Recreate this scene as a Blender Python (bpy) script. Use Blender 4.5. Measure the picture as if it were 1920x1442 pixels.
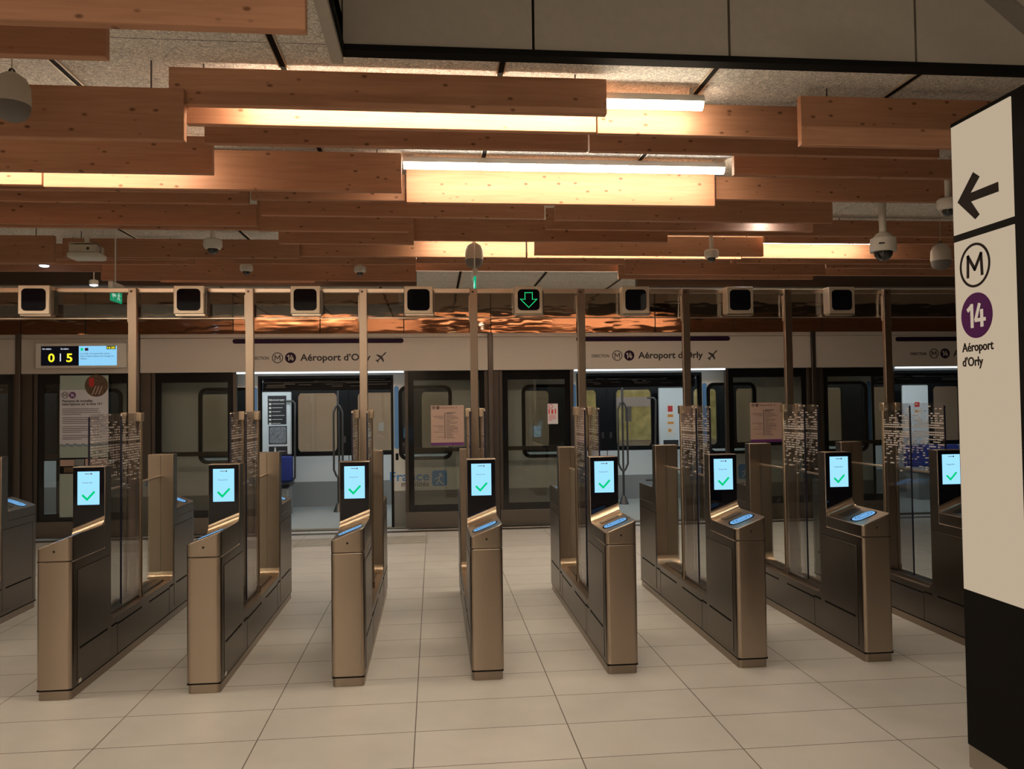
import bpy, bmesh, math, random
from mathutils import Vector, Matrix
for o in list(bpy.data.objects): bpy.data.objects.remove(o)
SC = bpy.context.scene
COL = SC.collection
random.seed(7)
PI = math.pi

# ------------------------------------------------------------------ camera
F_PX = 1486.0
YAW, PITCH, ROLL = 0.0992, 0.0276, -0.0129
EYE = Vector((0, 0, 1.65))
_fw = Vector((math.sin(YAW)*math.cos(PITCH), math.cos(YAW)*math.cos(PITCH), math.sin(PITCH)))
_r0 = Vector((math.cos(YAW), -math.sin(YAW), 0)); _u0 = _r0.cross(_fw)
_r = _r0*math.cos(ROLL) + _u0*math.sin(ROLL); _u = -_r0*math.sin(ROLL) + _u0*math.cos(ROLL)
cd = bpy.data.cameras.new('camera'); cam = bpy.data.objects.new('camera', cd); COL.objects.link(cam)
cd.sensor_fit = 'HORIZONTAL'; cd.sensor_width = 36.0; cd.lens = F_PX/1920*36
cd.clip_start = 0.05; cd.clip_end = 100
Mx = Matrix((( _r.x, _u.x, -_fw.x, EYE.x), (_r.y, _u.y, -_fw.y, EYE.y), (_r.z, _u.z, -_fw.z, EYE.z), (0, 0, 0, 1)))
cam.matrix_world = Mx
SC.camera = cam
# ------------------------------------------------------------------ world / exposure
w = bpy.data.worlds.new('world'); SC.world = w; w.use_nodes = True
w.node_tree.nodes['Background'].inputs[0].default_value = (.5, .42, .36, 1)
w.node_tree.nodes['Background'].inputs[1].default_value = 0.05
SC.view_settings.view_transform = 'Standard'; SC.view_settings.look = 'None'
SC.view_settings.gamma = 1; SC.view_settings.use_curve_mapping = False
SC.view_settings.exposure = 0.0
SC.cycles.transparent_max_bounces = 48
TUBE_POWER = 42.0      # emission of the ceiling tubes

def ray(x, y): return _r*((x-960)/F_PX) - _u*((y-721)/F_PX) + _fw
def at(x, y, Y):            # survey: the point seen at pixel (x,y) on the vertical plane at depth Y
    d = ray(x, y); return EYE + d*(Y/d.y)
def fl(x, y, z=0):
    d = ray(x, y); return EYE + d*((z-EYE.z)/d.z)
def atX(x, y, X):
    d = ray(x, y); return EYE + d*(X/d.x)

# ------------------------------------------------------------------ materials
def nt(name):
    m = bpy.data.materials.new(name); m.use_nodes = True
    return m, m.node_tree, m.node_tree.nodes, m.node_tree.links
def pm(name, col, rough=.5, metal=0, emit=None, es=0, spec=.5, noise=0, nscale=8, bump=0, stretch=(1,1,1), coat=0):
    m, t, N, L = nt(name); b = N['Principled BSDF']
    b.inputs['Base Color'].default_value = (*col, 1); b.inputs['Roughness'].default_value = rough
    b.inputs['Metallic'].default_value = metal; b.inputs['Specular IOR Level'].default_value = spec
    if coat: b.inputs['Coat Weight'].default_value = coat; b.inputs['Coat Roughness'].default_value = .05
    if emit: b.inputs['Emission Color'].default_value = (*emit, 1); b.inputs['Emission Strength'].default_value = es
    if noise or bump:
        tc = N.new('ShaderNodeTexCoord'); mp = N.new('ShaderNodeMapping'); mp.inputs['Scale'].default_value = stretch
        L.new(tc.outputs['Object'], mp.inputs[0]); n = N.new('ShaderNodeTexNoise')
        n.inputs['Scale'].default_value = nscale; n.inputs['Detail'].default_value = 6; L.new(mp.outputs[0], n.inputs[0])
        if noise:
            mx = N.new('ShaderNodeMix'); mx.data_type = 'RGBA'; mx.blend_type = 'MULTIPLY'; mx.inputs[0].default_value = 1
            cr = N.new('ShaderNodeMapRange'); cr.inputs[1].default_value = .3; cr.inputs[2].default_value = .7
            cr.inputs[3].default_value = 1-noise; cr.inputs[4].default_value = 1
            L.new(n.outputs[0], cr.inputs[0])
            mx.inputs[6].default_value = (*col, 1); L.new(cr.outputs[0], mx.inputs[7]); L.new(mx.outputs[2], b.inputs['Base Color'])
        if bump:
            bp = N.new('ShaderNodeBump'); bp.inputs['Strength'].default_value = bump; bp.inputs['Distance'].default_value = .01
            L.new(n.outputs[0], bp.inputs['Height']); L.new(bp.outputs[0], b.inputs['Normal'])
    return m
def emi(name, col, s):
    m, t, N, L = nt(name); N.clear()
    e = N.new('ShaderNodeEmission'); o = N.new('ShaderNodeOutputMaterial')
    e.inputs[0].default_value = (*col, 1); e.inputs[1].default_value = s; L.new(e.outputs[0], o.inputs[0]); return m
def glassm(name, tint=(.85,.87,.86), base=.03, pattern=False, ior=1.5):
    m, t, N, L = nt(name); N.clear()
    o = N.new('ShaderNodeOutputMaterial'); tr = N.new('ShaderNodeBsdfTransparent'); tr.inputs[0].default_value = (*tint, 1)
    g = N.new('ShaderNodeBsdfGlossy'); g.inputs['Roughness'].default_value = .015; g.inputs[0].default_value = (.95,.95,.95,1)
    ge = N.new('ShaderNodeNewGeometry'); dt = N.new('ShaderNodeVectorMath'); dt.operation = 'DOT_PRODUCT'
    L.new(ge.outputs['Normal'], dt.inputs[0]); L.new(ge.outputs['Incoming'], dt.inputs[1])
    def m1(op, a, b=None):
        n_ = N.new('ShaderNodeMath'); n_.operation = op; L.new(a, n_.inputs[0])
        if b is not None: n_.inputs[1].default_value = b
        return n_.outputs[0]
    c_ = m1('ABSOLUTE', dt.outputs['Value']); k_ = N.new('ShaderNodeMath'); k_.operation = 'SUBTRACT'; k_.inputs[0].default_value = 1; L.new(c_, k_.inputs[1])
    ad = N.new('ShaderNodeMath'); ad.inputs[1].default_value = .04+base; L.new(m1('MULTIPLY', m1('POWER', k_.outputs[0], 5), .85), ad.inputs[0])
    mx = N.new('ShaderNodeMixShader'); L.new(ad.outputs[0], mx.inputs[0]); L.new(tr.outputs[0], mx.inputs[1]); L.new(g.outputs[0], mx.inputs[2])
    out = mx.outputs[0]
    if pattern:
        tc = N.new('ShaderNodeTexCoord'); sp = N.new('ShaderNodeSeparateXYZ'); L.new(tc.outputs['Object'], sp.inputs[0])
        def mt(op, a, b=None, c=None):
            n = N.new('ShaderNodeMath'); n.operation = op
            for i, v in enumerate((a, b, c)):
                if v is None: continue
                if isinstance(v, (int, float)): n.inputs[i].default_value = v
                else: L.new(v, n.inputs[i])
            return n.outputs[0]
        cy, cz = .026, .0176
        uy = mt('DIVIDE', sp.outputs[1], cy); uz = mt('DIVIDE', sp.outputs[2], cz)
        iy = mt('FLOOR', uy); iz = mt('FLOOR', uz); fy = mt('FRACT', uy); fz = mt('FRACT', uz)
        cb = N.new('ShaderNodeCombineXYZ'); L.new(iy, cb.inputs[1]); L.new(iz, cb.inputs[2])
        wn = N.new('ShaderNodeTexWhiteNoise'); wn.noise_dimensions = '3D'; L.new(cb.outputs[0], wn.inputs[0])
        # density by height (thin at both ends, two dense bands)
        cr = N.new('ShaderNodeValToRGB'); cr.color_ramp.interpolation = 'LINEAR'
        z0, z1 = 1.08, 1.64
        pts = [(1.08, 0), (1.12, .05), (1.20, .18), (1.30, .40), (1.385, .78), (1.405, .97), (1.422, .95), (1.424, .02), (1.44, .02), (1.442, .97), (1.47, .9), (1.50, .45), (1.56, .25), (1.61, .08), (1.64, .03)]
        while len(cr.color_ramp.elements) < len(pts): cr.color_ramp.elements.new(.5)
        for el, (z, v) in zip(cr.color_ramp.elements, pts): el.position = (z-z0)/(z1-z0); el.color = (v, v, v, 1)
        zz = mt('DIVIDE', mt('SUBTRACT', sp.outputs[2], z0), z1-z0); L.new(zz, cr.inputs[0])
        on = mt('LESS_THAN', wn.outputs[0], cr.outputs[0])
        sq = mt('MULTIPLY', mt('MULTIPLY', mt('GREATER_THAN', fy, .22), mt('LESS_THAN', fy, .72)), mt('MULTIPLY', mt('GREATER_THAN', fz, .22), mt('LESS_THAN', fz, .76)))
        mask = mt('MULTIPLY', mt('MULTIPLY', on, sq), mt('GREATER_THAN', sp.outputs[2], 1.08))
        b = N.new('ShaderNodeBsdfPrincipled'); b.inputs['Base Color'].default_value = (.85,.80,.76,1); b.inputs['Roughness'].default_value = .4
        m2 = N.new('ShaderNodeMixShader'); L.new(mask, m2.inputs[0]); L.new(out, m2.inputs[1]); L.new(b.outputs[0], m2.inputs[2]); out = m2.outputs[0]
    L.new(out, o.inputs[0]); return m
def wood_mat():
    m, t, N, L = nt('pine'); b = N['Principled BSDF']; b.inputs['Roughness'].default_value = .55; b.inputs['Specular IOR Level'].default_value = .3
    tc = N.new('ShaderNodeTexCoord'); oi = N.new('ShaderNodeObjectInfo')
    ad = N.new('ShaderNodeVectorMath'); ad.operation = 'MULTIPLY_ADD'
    L.new(oi.outputs['Random'], ad.inputs[0]); ad.inputs[1].default_value = (37, 11, 53); L.new(tc.outputs['Object'], ad.inputs[2])
    mp = N.new('ShaderNodeMapping'); mp.inputs['Scale'].default_value = (.9, 6, 14); L.new(ad.outputs[0], mp.inputs[0])
    n = N.new('ShaderNodeTexNoise'); n.inputs['Scale'].default_value = 3; n.inputs['Detail'].default_value = 8; n.inputs['Distortion'].default_value = .8; L.new(mp.outputs[0], n.inputs[0])
    cr = N.new('ShaderNodeValToRGB'); cr.color_ramp.elements[0].position = .3; cr.color_ramp.elements[0].color = (.42, .205, .118, 1)
    cr.color_ramp.elements[1].position = .75; cr.color_ramp.elements[1].color = (.53, .275, .165, 1); L.new(n.outputs[0], cr.inputs[0])
    mp2 = N.new('ShaderNodeMapping'); mp2.inputs['Scale'].default_value = (9.5, 6, 17); L.new(ad.outputs[0], mp2.inputs[0])
    vo = N.new('ShaderNodeTexVoronoi'); vo.inputs['Scale'].default_value = 1; vo.inputs['Randomness'].default_value = 1; L.new(mp2.outputs[0], vo.inputs[0])
    rg = N.new('ShaderNodeMapRange'); rg.inputs[1].default_value = .07; rg.inputs[2].default_value = .17; rg.inputs[3].default_value = .85; rg.inputs[4].default_value = 0
    L.new(vo.outputs['Distance'], rg.inputs[0])
    mx = N.new('ShaderNodeMix'); mx.data_type = 'RGBA'; L.new(rg.outputs[0], mx.inputs[0]); L.new(cr.outputs[0], mx.inputs[6]); mx.inputs[7].default_value = (.12, .045, .02, 1)
    hs = N.new('ShaderNodeHueSaturation'); L.new(mx.outputs[2], hs.inputs['Color'])
    vr = N.new('ShaderNodeMapRange'); vr.inputs[3].default_value = .88; vr.inputs[4].default_value = 1.14; L.new(oi.outputs['Random'], vr.inputs[0]); L.new(vr.outputs[0], hs.inputs['Value'])
    L.new(hs.outputs[0], b.inputs['Base Color']); return m
def metal_mat(name, col, rough, stretch=(40, 40, 1.2)):
    m, t, N, L = nt(name); b = N['Principled BSDF']; b.inputs['Metallic'].default_value = 1
    tc = N.new('ShaderNodeTexCoord'); mp = N.new('ShaderNodeMapping'); mp.inputs['Scale'].default_value = stretch; L.new(tc.outputs['Object'], mp.inputs[0])
    n = N.new('ShaderNodeTexNoise'); n.inputs['Scale'].default_value = 1.1; n.inputs['Detail'].default_value = 1; L.new(mp.outputs[0], n.inputs[0])
    r = N.new('ShaderNodeMapRange'); r.inputs[3].default_value = rough-.005; r.inputs[4].default_value = rough+.01; L.new(n.outputs[0], r.inputs[0]); L.new(r.outputs[0], b.inputs['Roughness'])
    c = N.new('ShaderNodeMix'); c.data_type = 'RGBA'; L.new(n.outputs[0], c.inputs[0])
    c.inputs[6].default_value = (*[v*.985 for v in col], 1); c.inputs[7].default_value = (*[min(1, v*1.01) for v in col], 1); L.new(c.outputs[2], b.inputs['Base Color'])
    return m
def floor_mat():
    m, t, N, L = nt('floor_tiles'); b = N['Principled BSDF']
    tc = N.new('ShaderNodeTexCoord'); mp = N.new('ShaderNodeMapping'); mp.inputs['Location'].default_value = (1.675, -4.113, 0); L.new(tc.outputs['Object'], mp.inputs[0])
    br = N.new('ShaderNodeTexBrick'); br.offset = 0; br.inputs['Scale'].default_value = 1; br.inputs['Brick Width'].default_value = .7832; br.inputs['Row Height'].default_value = .4058
    br.inputs['Mortar Size'].default_value = .003; br.inputs['Mortar Smooth'].default_value = .2; br.inputs['Bias'].default_value = 0
    br.inputs['Color1'].default_value = (.61, .60, .575, 1); br.inputs['Color2'].default_value = (.66, .645, .62, 1); br.inputs['Mortar'].default_value = (.09, .075, .06, 1)
    L.new(mp.outputs[0], br.inputs[0])
    n = N.new('ShaderNodeTexNoise'); n.inputs['Scale'].default_value = 3; n.inputs['Detail'].default_value = 8; L.new(tc.outputs['Object'], n.inputs[0])
    mr = N.new('ShaderNodeMapRange'); mr.inputs[1].default_value = .3; mr.inputs[2].default_value = .7; mr.inputs[3].default_value = .92; mr.inputs[4].default_value = 1.03; L.new(n.outputs[0], mr.inputs[0])
    mx = N.new('ShaderNodeMix'); mx.data_type = 'RGBA'; mx.blend_type = 'MULTIPLY'; mx.inputs[0].default_value = 1; L.new(br.outputs[0], mx.inputs[6]); L.new(mr.outputs[0], mx.inputs[7])
    L.new(mx.outputs[2], b.inputs['Base Color']); b.inputs['Roughness'].default_value = .38; b.inputs['Specular IOR Level'].default_value = .45
    return m
def ceil_mat():
    m, t, N, L = nt('wood_wool'); b = N['Principled BSDF']; b.inputs['Roughness'].default_value = .95
    tc = N.new('ShaderNodeTexCoord')
    br = N.new('ShaderNodeTexBrick'); br.offset = 0; br.inputs['Scale'].default_value = 1; br.inputs['Brick Width'].default_value = 1.02; br.inputs['Row Height'].default_value = .6
    br.inputs['Mortar Size'].default_value = .003; br.inputs['Color1'].default_value = (.84,.80,.73,1); br.inputs['Color2'].default_value = (.88,.84,.77,1); br.inputs['Mortar'].default_value = (.2,.18,.15,1)
    mp = N.new('ShaderNodeMapping'); mp.inputs['Location'].default_value = (1.693, .1, 0); L.new(tc.outputs['Object'], mp.inputs[0]); L.new(mp.outputs[0], br.inputs[0])
    n = N.new('ShaderNodeTexNoise'); n.inputs['Scale'].default_value = 38; n.inputs['Detail'].default_value = 6; n.inputs['Distortion'].default_value = 3; L.new(tc.outputs['Object'], n.inputs[0])
    mr = N.new('ShaderNodeMapRange'); mr.inputs[1].default_value = .35; mr.inputs[2].default_value = .65; mr.inputs[3].default_value = .5; mr.inputs[4].default_value = 1.15; L.new(n.outputs[0], mr.inputs[0])
    mx = N.new('ShaderNodeMix'); mx.data_type = 'RGBA'; mx.blend_type = 'MULTIPLY'; mx.inputs[0].default_value = 1; L.new(br.outputs[0], mx.inputs[6]); L.new(mr.outputs[0], mx.inputs[7])
    L.new(mx.outputs[2], b.inputs['Base Color'])
    bp = N.new('ShaderNodeBump'); bp.inputs['Strength'].default_value = .6; bp.inputs['Distance'].default_value = .01; L.new(n.outputs[0], bp.inputs['Height']); L.new(bp.outputs[0], b.inputs['Normal'])
    return m
def gloss_wall_mat():
    m, t, N, L = nt('polished_panel'); b = N['Principled BSDF']; b.inputs['Metallic'].default_value = 1; b.inputs['Roughness'].default_value = .06
    b.inputs['Base Color'].default_value = (.50, .37, .28, 1)
    tc = N.new('ShaderNodeTexCoord'); mp = N.new('ShaderNodeMapping'); mp.inputs['Scale'].default_value = (2.5, 1, 9); L.new(tc.outputs['Object'], mp.inputs[0])
    n = N.new('ShaderNodeTexNoise'); n.inputs['Scale'].default_value = 1.4; n.inputs['Detail'].default_value = 1; L.new(mp.outputs[0], n.inputs[0])
    bp = N.new('ShaderNodeBump'); bp.inputs['Strength'].default_value = .12; bp.inputs['Distance'].default_value = .02; L.new(n.outputs[0], bp.inputs['Height']); L.new(bp.outputs[0], b.inputs['Normal'])
    return m

MT = dict(
 wood=wood_mat(), floor=floor_mat(), ceil=ceil_mat(), glosswall=gloss_wall_mat(),
 bronze=metal_mat('brushed_bronze_steel', (.41,.335,.272), .31), side=metal_mat('brushed_steel_dimmed', (.17,.147,.128), .32, (40, 1.2, 40)),  # one steel: the flanks' dimmer reflection is put into the side colour
 plinthm=metal_mat('plinth_bronze', (.33,.27,.22), .32), bulk=pm('dark_brown_panel', (.055,.033,.022), .35), gold=pm('warm_brass_steel', (.62,.49,.36), .31, 1), rail=metal_mat('rail_steel', (.62,.52,.42), .32, (1,40,40)),
 post=metal_mat('post_steel', (.37,.29,.23), .32),
 boxm=pm('signal_box_steel', (.62,.53,.42), .45, .6), black=pm('black_plastic', (.006,.006,.007), .25), blackg=pm('black_glass', (.004,.004,.008), .04, spec=.4),
 dark=pm('dark_slot', (.008,.0075,.007), .8, spec=.12), seam=pm('seam', (.03,.025,.02), .8),
 beigewall=pm('beige_panel', (.33,.29,.24), .6, noise=.08, nscale=30), beigeclad=pm('beige_lacquer', (.45,.405,.35), .7, noise=.06, nscale=25),
 header=pm('header_enamel', (.53,.49,.45), .4, spec=.4), lip=pm('header_lip', (.52,.475,.43), .35, .1), purple=pm('deep_purple', (.02,.005,.024), .5, spec=.15), purple2=pm('line_purple', (.13,.03,.17), .5),
 ink=pm('ink_black', (.02,.018,.02), .5), white=pm('white_plastic', (.72,.69,.63), .45), paint=pm('lamp_housing_white', (.75,.73,.68), .4),
 speaker=pm('speaker_cream', (.55,.50,.42), .6), grille=pm('speaker_grille', (.20,.19,.18), .8, bump=.6, nscale=200),
 mull=metal_mat('mullion_bronze', (.14,.122,.11), .38), frame=pm('door_frame_bronze', (.10,.085,.075), .35, .8), frit=pm('black_frit', (.005,.005,.006), .12),
 kick=metal_mat('kick_plate', (.19,.17,.15), .35, (1,40,40)),
 dglass=glassm('door_glass', (.74,.75,.73), .02), clear=glassm('clear_glass', (.88,.9,.88), .0), band=glassm('band_glass', (.80,.78,.74), .06), flap=glassm('flap_glass', (.90,.90,.91), .0, True),
 flapedge=pm('glass_edge', (.02,.02,.04), .2),
 trainw=pm('train_white', (.74,.78,.78), .3), trainblue=pm('train_blue', (.12,.33,.72), .35), trainblk=pm('train_black', (.007,.007,.008), .35, spec=.2), traingrey=pm('train_grey', (.25,.26,.26), .5),
 trainfloor=pm('train_floor', (.42,.45,.44), .5), seat=pm('seat_blue', (.015,.03,.20), .7), polem=pm('pole_grey', (.10,.095,.09), .3, .7), trainint=pm('train_interior', (.66,.70,.70), .45),
 tunnel=pm('tunnel_beige', (.66,.55,.45), .7), ledw=emi('train_led', (.85,.95,1), 11), sill=emi('door_led', (.80,.92,1), 2.2),
 tube=emi('tube_diffuser', (1, .83, .62), TUBE_POWER), tubecool=emi('spot_cool', (.70,.85,1), 70), tubecool2=emi('spot_blue', (.55,.70,1), 9), dot=emi('led_dot', (1,.95,.9), 26),
 screen=emi('screen_lit', (.32,.70,1.0), 1.15), green=emi('check_green', (.0,.62,.20), 1.0), arrowg=emi('arrow_led', (.03,1,.30), 1.3),
 pad=emi('pad_blue', (.26,.58,1), .75), padline=emi('pad_line', (.05,.22,.55), .7), exitg=emi('exit_green', (.0,.42,.20), 1.1), exitw=emi('exit_white', (.7,1,.85), 1.0),
 yellow=emi('matrix_yellow', (1,.86,.03), 1.2), lcdblue=emi('lcd_blue', (.30,.68,1), .95), lcdwhite=emi('lcd_white', (.8,.85,1), 1), lcdblack=emi('lcd_black', (.004,.004,.006), 1),
 signface=emi('sign_face', (1,.79,.56), .49), fluted=pm('fluted_black', (.014,.012,.014), .4, spec=.35), plinth=pm('plinth_steel', (.36,.32,.27), .4, .5),
 signink=pm('sign_ink', (.022,.017,.016), .7, spec=.08), signpurple=pm('sign_purple', (.085,.012,.11), .6, spec=.1), signwhite=emi('sign_white', (1,.80,.60), .5),
 paper=pm('poster_paper', (.62,.62,.69), .6), papergreen=pm('poster_green_grey', (.36,.44,.41), .6), salmon=pm('map_paper', (.46,.33,.28), .6), txt=pm('poster_text', (.10,.09,.10), .6),
 brown=pm('photo_brown', (.16,.10,.06), .6, noise=.6, nscale=40), red=pm('red', (.55,.03,.03), .5), orange=pm('orange', (.65,.25,.03), .5), greenposter=pm('green_poster', (.80,.76,.36), .6, noise=.45, nscale=6),
 pblue=pm('poster_blue', (.20,.28,.34), .6), yellowp=pm('sticker_yellow', (.8,.6,.05), .5), mapgrey=pm('map_grey', (.30,.31,.33), .6, noise=.5, nscale=60), tactile=pm('tactile', (.30,.28,.25), .5),
 dome=pm('camera_dome', (.01,.01,.012), .05, coat=1), beam=pm('beam_grey', (.16,.14,.12), .6), gap=pm('gap', (.004,.004,.004), .9),
)

# ------------------------------------------------------------------ mesh helper
class MB:
    def __init__(s): s.bm = bmesh.new()
    def box(s, x0, x1, y0, y1, z0, z1):
        if x0 > x1: x0, x1 = x1, x0
        if y0 > y1: y0, y1 = y1, y0
        if z0 > z1: z0, z1 = z1, z0
        v = [s.bm.verts.new((x, y, z)) for z in (z0, z1) for y in (y0, y1) for x in (x0, x1)]
        for f in ((0,2,3,1),(4,5,7,6),(0,1,5,4),(2,6,7,3),(0,4,6,2),(1,3,7,5)): s.bm.faces.new([v[i] for i in f])
        return s
    def hexa(s, pts):      # 8 pts: bottom 4 ccw, top 4 ccw
        v = [s.bm.verts.new(p) for p in pts]
        for f in ((3,2,1,0),(4,5,6,7),(0,1,5,4),(1,2,6,5),(2,3,7,6),(3,0,4,7)): s.bm.faces.new([v[i] for i in f])
        return s
    def cyl(s, p, q, r, seg=20, r2=None):
        p, q = Vector(p), Vector(q); d = (q-p).normalized(); a = d.orthogonal().normalized(); b = d.cross(a); r2 = r if r2 is None else r2
        A = [s.bm.verts.new(p + (a*math.cos(t)+b*math.sin(t))*r) for t in [2*PI*i/seg for i in range(seg)]]
        B = [s.bm.verts.new(q + (a*math.cos(t)+b*math.sin(t))*r2) for t in [2*PI*i/seg for i in range(seg)]]
        for i in range(seg):
            f = s.bm.faces.new((A[i], A[(i+1)%seg], B[(i+1)%seg], B[i])); f.smooth = True
        s.bm.faces.new(A[::-1]); s.bm.faces.new(B); return s
    def path(s, pts, r, seg=12):
        pts = [Vector(p) for p in pts]; rings = []
        for i, p in enumerate(pts):
            d = ((pts[min(i+1, len(pts)-1)]-p).normalized() + (p-pts[max(i-1, 0)]).normalized()).normalized()
            a = d.cross(Vector((0, 1, 0.01))); a = a.normalized() if a.length > .05 else d.orthogonal().normalized(); b = d.cross(a)
            rings.append([s.bm.verts.new(p+(a*math.cos(2*PI*k/seg)+b*math.sin(2*PI*k/seg))*r) for k in range(seg)])
        for A, B in zip(rings, rings[1:]):
            for i in range(seg):
                f = s.bm.faces.new((A[i], A[(i+1)%seg], B[(i+1)%seg], B[i])); f.smooth = True
        s.bm.faces.new(rings[0][::-1]); s.bm.faces.new(rings[-1]); return s
    def lathe(s, prof, c=(0,0,0), seg=28):   # prof: (r,z)
        rings = []
        for r, z in prof: rings.append([s.bm.verts.new((c[0]+max(r,1e-4)*math.cos(2*PI*k/seg), c[1]+max(r,1e-4)*math.sin(2*PI*k/seg), c[2]+z)) for k in range(seg)])
        for A, B in zip(rings, rings[1:]):
            for i in range(seg):
                f = s.bm.faces.new((A[i], A[(i+1)%seg], B[(i+1)%seg], B[i])); f.smooth = True
        s.bm.faces.new(rings[0][::-1]); s.bm.faces.new(rings[-1]); return s
    def prism(s, poly, axis, a, b):          # poly in the two other axes
        def P(u, v, t):
            return {'x': (t, u, v), 'y': (u, t, v), 'z': (u, v, t)}[axis]
        A = [s.bm.verts.new(P(u, v, a)) for u, v in poly]; B = [s.bm.verts.new(P(u, v, b)) for u, v in poly]; n = len(poly)
        for i in range(n): s.bm.faces.new((A[i], A[(i+1)%n], B[(i+1)%n], B[i]))
        s.bm.faces.new(A[::-1]); s.bm.faces.new(B); return s
    def ring(s, outer, inner, axis, a, b):   # same number of points
        def P(u, v, t): return {'x': (t, u, v), 'y': (u, t, v), 'z': (u, v, t)}[axis]
        n = len(outer); V = [[s.bm.verts.new(P(u, v, t)) for u, v in L_] for t in (a, b) for L_ in (outer, inner)]
        for i in range(n):
            j = (i+1) % n
            s.bm.faces.new((V[0][i], V[0][j], V[1][j], V[1][i])); s.bm.faces.new((V[2][i], V[3][i], V[3][j], V[2][j]))
            s.bm.faces.new((V[0][i], V[2][i], V[2][j], V[0][j])); s.bm.faces.new((V[1][i], V[1][j], V[3][j], V[3][i]))
        return s
    def bevel_if(s, cond, w_, seg=4):
        es = [e for e in s.bm.edges if cond(e.verts[0].co, e.verts[1].co)]
        bmesh.ops.bevel(s.bm, geom=es, offset=w_, segments=seg, affect='EDGES', profile=.5); return s
    def build(s, name, mat, parent=None, bev=0, smooth=False):
        bmesh.ops.recalc_face_normals(s.bm, faces=s.bm.faces)
        me = bpy.data.meshes.new(name); s.bm.to_mesh(me); s.bm.free(); me.materials.append(MT[mat] if isinstance(mat, str) else mat)
        if smooth:
            for p in me.polygons: p.use_smooth = True
        me.set_sharp_from_angle(angle=math.radians(38))
        o = bpy.data.objects.new(name, me); COL.objects.link(o)
        if parent: o.parent = parent; o.matrix_parent_inverse = parent.matrix_world.inverted() if False else Matrix.Translation(-parent.location)
        if bev:
            md = o.modifiers.new('bevel', 'BEVEL'); md.width = bev; md.segments = 2; md.limit_method = 'ANGLE'; md.angle_limit = math.radians(40)
        return o
def rrect(x0, x1, z0, z1, r, n=6):
    P = []
    for cx, cz, a0 in ((x1-r, z1-r, 0), (x0+r, z1-r, 90), (x0+r, z0+r, 180), (x1-r, z0+r, 270)):
        for k in range(n+1):
            a = math.radians(a0+90*k/n); P.append((cx+r*math.cos(a), cz+r*math.sin(a)))
    return P
def circle(cx, cz, r, n=40): return [(cx+r*math.cos(2*PI*k/n), cz+r*math.sin(2*PI*k/n)) for k in range(n)]
def tag(o, label, cat, group=None, kind=None):
    if label: o['label'] = label
    if cat: o['category'] = cat
    if group: o['group'] = group
    if kind: o['kind'] = kind
    return o
def empty(name, loc=(0,0,0), label=None, cat=None, group=None):
    o = bpy.data.objects.new(name, None); COL.objects.link(o); o.location = loc; o.empty_display_size = .1; o['kind'] = 'thing'
    return tag(o, label, cat, group)
def struct(o): o['kind'] = 'structure'; return o
def kids(o): return [c for c in COL.objects if c.parent == o]
def copy_tree(o, parent=None, offset=None):
    c = o.copy(); COL.objects.link(c)
    if parent: c.parent = parent
    for ch in kids(o): copy_tree(ch, c)
    return c

# text -> mesh lying in the XZ plane facing -Y ; fit to x0..x1 wide, cap height zh
def text_mesh(s, bold=0.0, extr=.0015):
    cu = bpy.data.curves.new('t', 'FONT'); cu.body = s; cu.size = 1; cu.offset = bold; cu.extrude = extr; cu.resolution_u = 3
    o = bpy.data.objects.new('t', cu); COL.objects.link(o)
    dg = bpy.context.evaluated_depsgraph_get(); me = bpy.data.meshes.new_from_object(o.evaluated_get(dg))
    bpy.data.objects.remove(o); bpy.data.curves.remove(cu); return me
def text(s, x0, x1, zb, zh, Y, mat, parent=None, name='lettering', bold=.0, ref=None, depth=.002, rotX=None):
    me = text_mesh(s, bold, .5)
    xs = [v.co.x for v in me.vertices]; mn, mxx = min(xs), max(xs)
    caph = .70
    kx = (x1-x0)/(mxx-mn); kz = zh/caph
    for v in me.vertices:
        x, y, z = v.co; X = x0+(x-mn)*kx; Z = zb+y*kz; D = -(z+.5)*depth
        v.co = (X, Y+D, Z)
    me.materials.append(MT[mat]); me.name = name
    o = bpy.data.objects.new(name, me); COL.objects.link(o)
    if parent: o.parent = parent; o.matrix_parent_inverse = Matrix.Translation(-parent.location)
    return o

# ================================================================== STRUCTURE
P = 10.85                     # plane of the platform screen doors
TR = 11.12                    # near side of the train
FAR = 13.70                   # far side of the train
ZC = 3.25
XL, XR, YB = -9.0, 12.0, -6.0
VX, VY = -.38, 3.45           # corner of the high opening in the ceiling
o = struct(MB().box(XL, XR, YB, P+.1, -.1, 0).build('floor', 'floor'))
# ceiling around the high opening
c = MB(); c.box(XL, VX, YB, P, ZC, ZC+.12); c.box(VX, XR, VY+.06, P, ZC, ZC+.12); struct(c.build('ceiling', 'ceil'))
struct(MB().box(XL-.1, XL, YB, P, 0, ZC).build('wall_left', 'beigewall'))
struct(MB().box(XR, XR+.1, YB, P, 0, 6).build('wall_right', 'beigewall'))
struct(MB().box(XL, XR, YB-.1, YB, 0, 6).build('wall_back', 'beigewall'))
struct(MB().box(VX-.05, XR, YB, VY+.06, 5.6, 5.7).build('ceiling_void', 'beigewall'))
struct(MB().box(VX-.05, VX, YB, VY+.06, ZC-.08, 5.6).build('wall_void_left', 'beigeclad'))
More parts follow.
